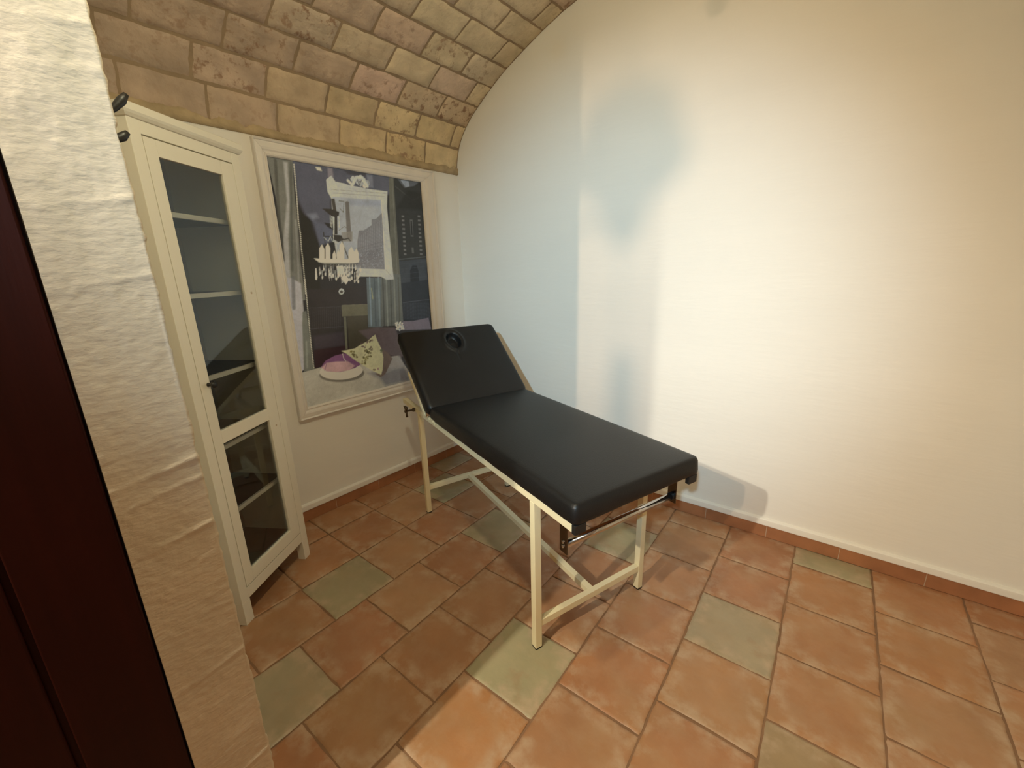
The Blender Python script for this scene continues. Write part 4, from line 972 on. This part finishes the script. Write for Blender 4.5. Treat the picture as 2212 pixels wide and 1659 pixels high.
[1,[110,104,96],0.85,0.0035,[0.4036,0.5863,0.4012,0.5627]],
[0,[214,208,196],0.9,0.001,[0.3976,0.5725,0.404,0.5777,0.4085,0.5723,0.4046,0.5627,0.3971,0.5628]],
[1,[222,214,200],0.85,0.0035,[0.3484,0.5784,0.3436,0.5434]],
[1,[110,104,96],0.85,0.0035,[0.3562,0.592,0.3514,0.5574]],
[0,[214,208,196],0.9,0.001,[0.348,0.567,0.3543,0.5722,0.3586,0.5669,0.3548,0.5573,0.3475,0.5575]],
[1,[110,104,96],0.85,0.0035,[0.3955,0.5963,0.387,0.5409]],
[1,[222,214,200],0.85,0.0035,[0.3132,0.5996,0.3073,0.5598]],
[0,[214,208,196],0.9,0.001,[0.304,0.5693,0.3101,0.5744,0.3143,0.5692,0.3105,0.5598,0.3034,0.5599]],
[1,[222,214,200],0.85,0.0035,[0.4084,0.5998,0.4054,0.5732]],
[1,[150,142,132],0.85,0.0035,[0.4458,0.5935,0.4378,0.5392]],
[0,[214,208,196],0.9,0.001,[0.4341,0.5492,0.4406,0.5544,0.4452,0.5489,0.4413,0.5391,0.4336,0.5393]],
[0,[205,198,186],1,0.001,[0.1714,0.5891,0.1786,0.589,0.1768,0.5518,0.1708,0.5403,0.162,0.5438]],
[0,[190,182,170],0.9,0.004,[0.3038,0.5963,0.3435,0.6003,0.3525,0.5786,0.3425,0.5613,0.3035,0.562]],
[0,[222,216,204],1,0.003,[0.3228,0.5443,0.3491,0.5612,0.3783,0.5386,0.3506,0.5172]],
[0,[170,164,154],1,0.002,[0.2954,0.4883,0.3051,0.4976,0.3175,0.5007,0.3298,0.4958,0.3345,0.4859,0.3246,0.4761,0.3121,0.4731,0.2998,0.4772]],
[0,[60,54,48],1,0.004,[0.303,0.4872,0.316,0.4928,0.3266,0.4862,0.3198,0.4785,0.3067,0.4791]],
[0,[102,95,82],1,0.003,[-0.0002,1.0199,0.132,1.001,0.1163,0.8759,0.1072,0.7395,0.0928,0.6219,0.0864,0.4593,-0.0191,0.4646,0.0172,0.6986,0.0144,0.8464]],
[0,[150,138,126],1,0.01,[0.0831,0.9919,0.1035,0.9907,0.0857,0.8514,0.0439,0.6992,0.0116,0.4797,-0.0262,0.4814,0.0172,0.6986,0.0696,0.8503]],
[1,[72,66,56],0.8,0.018,[0.0422,0.9907,0.0164,0.8102,-0.0,0.6219]],
[1,[80,76,66],0.8,0.014,[0.1223,0.9928,0.0687,0.7381,0.0398,0.5826]],
[1,[126,116,104],0.8,0.012,[0.099,0.7774,0.0788,0.6219,0.0559,0.4777]],
[0,[158,145,138],1,0.008,[-0.0156,0.554,0.0239,0.5532,0.075,0.5297,0.0671,0.4203,0.0466,0.3247,0.0156,0.1682,-0.0053,0.159,-0.005,0.3296]],
[1,[98,92,88],0.8,0.022,[0.0364,0.5529,0.0147,0.4312]],
[0,[102,98,84],1,0.006,[0.0603,0.4131,0.0821,0.4155,0.0715,0.1849,0.0801,0.1589,0.0135,0.1583,0.047,0.3638]],
[1,[135,128,112],0.6,0.012,[0.0541,0.2844,0.0358,0.1735]],
[3,[188,174,146],1,0.0036,34,[0.1378,0.9909,0.1273,0.8767,0.1156,0.7782]],
[3,[188,174,146],1,0.0036,40,[0.1156,0.7782,0.1159,0.7282,0.1088,0.6695,0.107,0.6219,0.0928,0.4839]],
[3,[188,174,146],1,0.0036,52,[0.1024,0.5477,0.0961,0.4762,0.088,0.3801,0.0797,0.2817,0.0738,0.1639]],
[0,[160,146,124],1,0.002,[-0.0087,0.1554,0.1122,0.1626,0.6779,0.1461,0.7937,0.0048,0.7634,-0.1998,-0.0821,-0.0216]],
[0,[104,98,98],0.9,0.03,[0.4262,0.0905,0.7238,0.086,0.7596,-0.0001,0.5478,0.0046,0.5112,0.0492]],
[0,[130,122,116],0.8,0.01,[0.3976,0.1586,0.6932,0.1442,0.7238,0.086,0.5358,0.0645]],
[0,[96,76,64],1,0.006,[0.5443,0.2001,0.5915,0.1758,0.6303,0.1377,0.5582,0.066,0.5195,0.0551,0.4801,0.0777,0.5334,0.0935]],
[0,[92,80,66],0.85,0.006,[0.4007,0.0956,0.3942,0.0861,0.377,0.0785,0.3506,0.0734,0.3171,0.0711,0.2791,0.0717,0.2395,0.0751,0.2011,0.081,0.1663,0.0888,0.1374,0.098,0.1159,0.108,0.1031,0.1182,0.0995,0.128,0.1054,0.1367,0.1203,0.1438,0.1435,0.149,0.1736,0.1518,0.2091,0.152,0.2476,0.1495,0.2867,0.1445,0.3237,0.137,0.3558,0.1278,0.3806,0.1172,0.396,0.1062]],
[0,[196,180,154],1,0.002,[0.3927,0.1111,0.3863,0.101,0.3698,0.0927,0.3445,0.0868,0.3125,0.0838,0.2761,0.0839,0.2382,0.0869,0.2015,0.0925,0.1682,0.1002,0.1405,0.1096,0.12,0.12,0.1078,0.1307,0.1045,0.141,0.1102,0.1504,0.1247,0.1582,0.147,0.164,0.176,0.1675,0.21,0.1682,0.2469,0.1662,0.2842,0.1613,0.3195,0.154,0.3502,0.1447,0.3737,0.1338,0.3883,0.1224]],
[0,[112,66,96],1,0.003,[0.1182,0.1639,0.1523,0.1887,0.2149,0.204,0.2769,0.207,0.3128,0.1961,0.3878,0.1418,0.3388,0.1283,0.2357,0.1233,0.1484,0.1405]],
[0,[176,132,126],1,0.008,[0.1174,0.1598,0.1559,0.1776,0.2213,0.1753,0.2944,0.1669,0.3408,0.1392,0.2988,0.1229,0.2117,0.1269,0.1484,0.1405]],
[1,[120,70,100],0.7,0.006,[0.1551,0.1735,0.1378,0.1463]],
[1,[130,80,110],0.7,0.006,[0.3242,0.1549,0.3601,0.1366]],
[1,[206,192,176],1,0.004,[0.2674,0.206,0.2712,0.1839,0.2822,0.1694]],
[0,[176,163,118],1,0.003,[0.2597,0.2207,0.2982,0.2197,0.3563,0.2217,0.3982,0.2346,0.4542,0.2464,0.4919,0.265,0.5141,0.2719,0.5233,0.2438,0.5479,0.1997,0.5579,0.1517,0.5419,0.0923,0.525,0.0662,0.4558,0.1001,0.3935,0.1365,0.3457,0.1654,0.2949,0.2027]],
[2,[112,100,44],0.8,0.0062,9,[0.3197,0.2124,0.35,0.2088,0.3469,0.1922,0.3166,0.196]],
[2,[100,88,36],0.8,0.0062,9,[0.3368,0.1943,0.3649,0.1908,0.3621,0.1755,0.334,0.1791]],
[2,[100,86,34],0.8,0.0062,16,[0.4214,0.2002,0.4697,0.1944,0.4651,0.1686,0.4167,0.1747]],
[2,[120,106,48],0.8,0.0062,14,[0.4077,0.1772,0.4477,0.1721,0.4439,0.1507,0.4038,0.1559]],
[2,[92,70,54],0.8,0.0062,9,[0.4534,0.2192,0.486,0.2155,0.483,0.1983,0.4504,0.2022]],
[2,[108,94,42],0.8,0.0062,9,[0.3949,0.1586,0.4267,0.1544,0.4236,0.1373,0.3918,0.1416]],
[2,[150,110,100],0.8,0.0062,5,[0.4887,0.1106,0.5111,0.1075,0.5091,0.0957,0.4867,0.0989]],
[2,[98,74,64],0.8,0.0062,12,[0.3973,0.2445,0.4421,0.2397,0.4378,0.2158,0.393,0.2209]],
[2,[108,84,70],0.8,0.0062,9,[0.4498,0.2524,0.4876,0.2485,0.4841,0.2286,0.4463,0.2327]],
[2,[98,104,70],0.8,0.0062,6,[0.5339,0.194,0.5595,0.191,0.5572,0.1779,0.5317,0.1809]],
[2,[110,80,60],0.8,0.0062,4,[0.465,0.1086,0.4843,0.1058,0.4825,0.0956,0.4632,0.0984]],
[2,[76,64,26],0.8,0.0062,8,[0.4201,0.208,0.4467,0.2049,0.4442,0.1908,0.4175,0.194]]]
GW, GH = 400, 560
yy, xx = np.meshgrid((np.arange(GH)+.5)/GH, (np.arange(GW)+.5)/GW, indexing='ij')
ASP = 1.374/.997                              # metres tall / wide
img = np.zeros((GH, GW, 3)); img[:] = lin((38, 34, 34))
def seg_dist(px, py, ax, ay, bx, by):
    dx, dy = bx-ax, by-ay; t = np.clip(((px-ax)*dx+(py-ay)*dy)/(dx*dx+dy*dy+1e-12), 0, 1)
    return np.hypot(px-ax-t*dx, py-ay-t*dy)
YYs = yy*ASP
def comp(mask, col, a, sl):
    m_ = np.clip(mask*a, 0, 1)[..., None]; img[sl] = img[sl]*(1-m_)+np.array(lin(col))*m_
def win(xs, ys, pad):
    x0 = max(int((min(xs)-pad)*GW)-1, 0); x1 = min(int((max(xs)+pad)*GW)+2, GW); y0 = max(int((min(ys)-pad)/ASP*GH)-1, 0); y1 = min(int((max(ys)+pad)/ASP*GH)+2, GH)
    return (slice(y0, max(y1, y0)), slice(x0, max(x1, x0)))
def poly_sd(px, py, pts):
    ins = np.zeros(px.shape, bool); d = np.full(px.shape, 1e9); n = len(pts)
    for i in range(n):
        ax, ay = pts[i]; bx, by = pts[(i+1) % n]
        d = np.minimum(d, seg_dist(px, py, ax, ay, bx, by))
        c_ = ((ay > py) != (by > py)); 
        with np.errstate(divide='ignore', invalid='ignore'): xi = (bx-ax)*(py-ay)/((by-ay) if by != ay else 1e-9)+ax
        ins ^= c_ & (px < xi)
    return np.where(ins, d, -d)
arng = random.Random(21)
for op in ART:
    k, col, a = op[0], op[1], op[2]; pts = [(op[-1][i], op[-1][i+1]*ASP) for i in range(0, len(op[-1]), 2)]
    xs, ys = [p[0] for p in pts], [p[1] for p in pts]
    if k == 0:
        bl = max(op[3], .0022); sl = win(xs, ys, bl)
        if xx[sl].size: comp(np.clip(poly_sd(xx[sl], YYs[sl], pts)/bl+.5, 0, 1), col, a, sl)
    elif k == 1:
        wd = max(op[3], .0022)*.9; sl = win(xs, ys, wd*2)
        if xx[sl].size:
            d = np.full(xx[sl].shape, 1e9)
            for (p, q) in zip(pts[:-1], pts[1:]): d = np.minimum(d, seg_dist(xx[sl], YYs[sl], *p, *q))
            soft = max(wd*.35, .0012); comp(np.clip((wd/2-d)/soft+.5, 0, 1), col, a, sl)
    elif k == 2:
        for _ in range(op[4]):
            u_ = arng.random(); v_ = arng.random()
            p0 = [pts[0][i]*(1-u_)+pts[1][i]*u_ for i in (0, 1)]; p1 = [pts[3][i]*(1-u_)+pts[2][i]*u_ for i in (0, 1)]
            cx, cy = p0[0]*(1-v_)+p1[0]*v_, p0[1]*(1-v_)+p1[1]*v_; rr = op[3]*arng.uniform(.4, 1.2)
            kk = arng.uniform(.72, 1.1); cc = tuple(min(255, v*kk) for v in col)
            sl = win([cx], [cy], rr*2)
            if xx[sl].size: comp(np.clip((rr-np.hypot(xx[sl]-cx, YYs[sl]-cy))/.0022+.5, 0, 1), cc, a, sl)
    elif k == 3:
        ln = [math.hypot(q[0]-p[0], q[1]-p[1]) for p, q in zip(pts[:-1], pts[1:])]; tot = sum(ln)
        for i in range(op[4]):
            s_ = tot*(i+.5)/op[4]; j = 0
            while s_ > ln[j]: s_ -= ln[j]; j += 1
            t_ = s_/ln[j]; cx = pts[j][0]*(1-t_)+pts[j+1][0]*t_; cy = pts[j][1]*(1-t_)+pts[j+1][1]*t_
            sl = win([cx], [cy], .01)
            if xx[sl].size: comp(np.clip((op[3]-np.hypot(xx[sl]-cx, YYs[sl]-cy))/.002+.5, 0, 1), col, a, sl)
_r = np.random.default_rng(3)
def pnoise(cw, ch, seed):
    g_ = np.random.default_rng(seed).standard_normal((ch+2, cw+2)); zz = np.linspace(0, ch, GH); yy_ = np.linspace(0, cw, GW)
    zi = zz.astype(int); yi = yy_.astype(int); fz = (zz-zi)[:, None]; fy = (yy_-yi)[None, :]
    return g_[zi][:, yi]*(1-fz)*(1-fy)+g_[zi+1][:, yi]*fz*(1-fy)+g_[zi][:, yi+1]*(1-fz)*fy+g_[zi+1][:, yi+1]*fz*fy
img *= np.clip(1+.05*_r.standard_normal(img.shape[:2])+.06*pnoise(9, 12, 4)+.05*pnoise(30, 42, 5)+.04*pnoise(90, 126, 6), .5, 1.5)[..., None]
gray_ = img.mean(-1, keepdims=True); img = gray_+(img-gray_)*.88
ill = np.array(lin((178, 162, 141)))/.80       # print tones under the room's warm light
img = np.clip(img/ill, .004, .85)
xs_ = np.linspace(yi0+.0003, yi1-.0003, GW+1); zs_ = np.linspace(zi0+.0003, zi1-.0003, GH+1)
Yg, Xg = np.meshgrid(zs_, xs_, indexing='ij')
co = np.stack([np.full(Xg.shape, .0075), Xg, Yg], -1).reshape(-1, 3)
idx = np.arange((GW+1)*(GH+1)).reshape(GH+1, GW+1)
faces = np.stack([idx[:-1, :-1], idx[:-1, 1:], idx[1:, 1:], idx[1:, :-1]], -1).reshape(-1, 4)
me = bpy.data.meshes.new('print'); me.vertices.add(len(co)); me.vertices.foreach_set('co', co.ravel())
me.loops.add(faces.size); me.loops.foreach_set('vertex_index', faces.ravel().astype(np.int32))
me.polygons.add(len(faces)); me.polygons.foreach_set('loop_start', np.arange(0, faces.size, 4, dtype=np.int32))
me.update(calc_edges=True)
pad_ = np.pad(img, ((0, 1), (0, 1), (0, 0)), mode='edge'); pad0 = np.pad(img, ((1, 0), (1, 0), (0, 0)), mode='edge')
vc = (pad_+pad0)/2
ca = me.color_attributes.new('Col', 'FLOAT_COLOR', 'POINT'); ca.data.foreach_set('color', np.concatenate([vc.reshape(-1, 3), np.ones((vc.shape[0]*vc.shape[1], 1))], 1).ravel().astype(np.float32))
PM = mat('print_paper', (1, 1, 1), .32, attr='Col', var=0.0); me.materials.append(PM)
po = bpy.data.objects.new('print', me); C.objects.link(po); po.parent = pic

# ================================================================ COAT HOOK on the near wall, beside the doorway
hk = empty('coat_hook', (1.200, YN0, 1.78), 0)
tag(hk, 'small black iron double coat hook poking out behind the plaster pier', 'coat hook')
HOOKX = 0.0
bm = bmesh.new(); box(bm, HOOKX-.018, HOOKX+.018, .0, .006, -.05, .08); mesh_obj('back_plate', bm, IRON, hk, bevel=.002)
bm = bmesh.new(); tube(bm, [(HOOKX, .004, .030), (HOOKX, .028, .032), (HOOKX, .048, .044), (HOOKX, .064, .058), (HOOKX, .078, .074), (HOOKX, .088, .088)], [.006, .0055, .0055, .0065, .0085, .005], 14)
mesh_obj('upper_prong', bm, IRON, hk, smooth=True)
bm = bmesh.new(); tube(bm, [(HOOKX, .004, -.018), (HOOKX, .03, -.014), (HOOKX, .050, -.004), (HOOKX, .066, .006), (HOOKX, .076, .016)], [.0055, .0055, .0065, .0085, .005], 14)
mesh_obj('lower_prong', bm, IRON, hk, smooth=True)

# ================================================================ OUTER ROOM LAMPS (behind the viewer)
BULB = bpy.data.materials.new('bulb_glow'); BULB.use_nodes = True
b = BULB.node_tree.nodes['Principled BSDF']; b.inputs['Emission Color'].default_value = (1, .85, .62, 1); b.inputs['Emission Strength'].default_value = 6
LN = ['white ceiling spotlight nearest the dark door', 'white ceiling spotlight above the added shadow caster', 'white ceiling spotlight furthest from the dark door']
for i, (pos, aim, pw, colr, cone, blend, rad) in enumerate(SPOTS):
    pos = Vector(pos); d = (Vector(aim)-pos).normalized()
    e_ = empty('ceiling_spotlight', (pos.x, pos.y, 2.8)); tag(e_, LN[i], 'lamp', 'ceiling spotlights')
    rel = pos-Vector((pos.x, pos.y, 2.8))
    bm = bmesh.new(); lathe(bm, [(.05, 0), (.05, -.012), (.012, -.016), (.010, rel.z+.10)], (0, 0, 0), 'z', 24); mesh_obj('ceiling_mount', bm, CABW, e_, smooth=False)
    bm = bmesh.new(); tube(bm, [rel-d*.11, rel-d*.10, rel-d*.02], [.02, .034, .040], 24); mesh_obj('lamp_head', bm, CABW, e_)
    bm = bmesh.new(); tube(bm, [rel-d*.019, rel-d*.012], [.034, .030], 24); mesh_obj('bulb', bm, BULB, e_)
    l = bpy.data.lights.new('spot_beam', 'SPOT'); l.energy = pw; l.color = colr; l.spot_size = math.radians(cone); l.spot_blend = blend; l.shadow_soft_size = rad
    lo = bpy.data.objects.new('spot_beam', l); C.objects.link(lo); lo.parent = e_; lo.location = rel
    lo.rotation_euler = d.to_track_quat('-Z', 'Y').to_euler()
# unseen fill lamp, added to the outer room for bounce light
e_ = empty('fill_lamp', (3.9, -4.9, 2.8)); tag(e_, 'unseen round fill lamp added in the outer room', 'lamp')
bm = bmesh.new(); lathe(bm, [(.15, 0), (.16, -.02), (.15, -.05), (.10, -.08), (.02, -.09)], (0, 0, 0), 'z', 32); mesh_obj('fill_shade', bm, BULB, e_, smooth=True)

# small pendant just inside the doorway, hung from the vault above the frame
pp, pw_, pc_, pr_ = PEND
zt_ = vsurf(np.interp(pp[0], P[:, 0], SS), pp[1]).z
e_ = empty('pendant_lamp', (pp[0], pp[1], zt_)); tag(e_, 'small pendant lamp hanging from the brick vault above the doorway', 'lamp')
dz = pp[2]-zt_
bm = bmesh.new(); lathe(bm, [(.045, .01), (.045, -.012), (.004, -.02), (.0025, -.03), (.0025, dz+.10)], (0, 0, 0), 'z', 20); mesh_obj('cord', bm, BLACKP, e_)
bm = bmesh.new(); lathe(bm, [(.010, dz+.10), (.018, dz+.095), (.019, dz+.045), (.014, dz+.04)], (0, 0, 0), 'z', 20); mesh_obj('socket', bm, BRASSY, e_)
bm = bmesh.new(); lathe(bm, [(.006, dz+.040), (.014, dz+.022), (.022, dz+.006), (.024, dz-.006), (.018, dz-.020), (.006, dz-.026)], (0, 0, 0), 'z', 20); mesh_obj('bulb', bm, BULB, e_, smooth=True)
l = bpy.data.lights.new('pendant_glow', 'POINT'); l.energy = pw_; l.color = pc_; l.shadow_soft_size = pr_
lo = bpy.data.objects.new('pendant_glow', l); C.objects.link(lo); lo.parent = e_; lo.location = (0, 0, dz)

l = bpy.data.lights.new('fill_glow', 'POINT'); l.energy = FILL_LAMP[0]; l.color = FILL_LAMP[1]; l.shadow_soft_size = .12
lo = bpy.data.objects.new('fill_glow', l); C.objects.link(lo); lo.location = (3.9, -4.9, 2.55)

# unseen hanging shape, invented to cast the soft shadow on the end wall
lt = empty('shadow_caster', (1.742, -3.5, 2.8)); tag(lt, 'unseen dark hanging shape added to cast the end wall shadow', 'shadow caster')
DK = BRASSY
bm = bmesh.new(); lathe(bm, [(.002, 0), (.002, -.26)], (0, 0, 0), 'z', 8); mesh_obj('chain', bm, DK, lt)
bm = bmesh.new(); lathe(bm, [(.010, -.258), (.026, -.264), (.034, -.274), (.036, -.288), (.044, -.300), (.046, -.312), (.036, -.326), (.020, -.336), (.017, -.348), (.012, -.360), (.003, -.368)], (0, 0, 0), 'z', 24)
mesh_obj('caster_body', bm, DK, lt, smooth=True)
bm = bmesh.new(); tube(bm, [(-.015, 0, -.345), (-.03, 0, -.350), (-.042, 0, -.348)], [.003, .003, .006], 10); mesh_obj('caster_arm', bm, DK, lt, smooth=True)
bm = bmesh.new(); lathe(bm, [(.0012, -.37), (.0012, -.452)], (0, 0, 0), 'z', 6); mesh_obj('cord', bm, DK, lt)
bm = bmesh.new(); lathe(bm, [(.0095, -.452), (.0145, -.56), (.004, -.565)], (0.004, 0, 0), 'z', 16); mesh_obj('caster_weight', bm, DK, lt)  # tapered piece shaped for the lower bar of the wall shadow
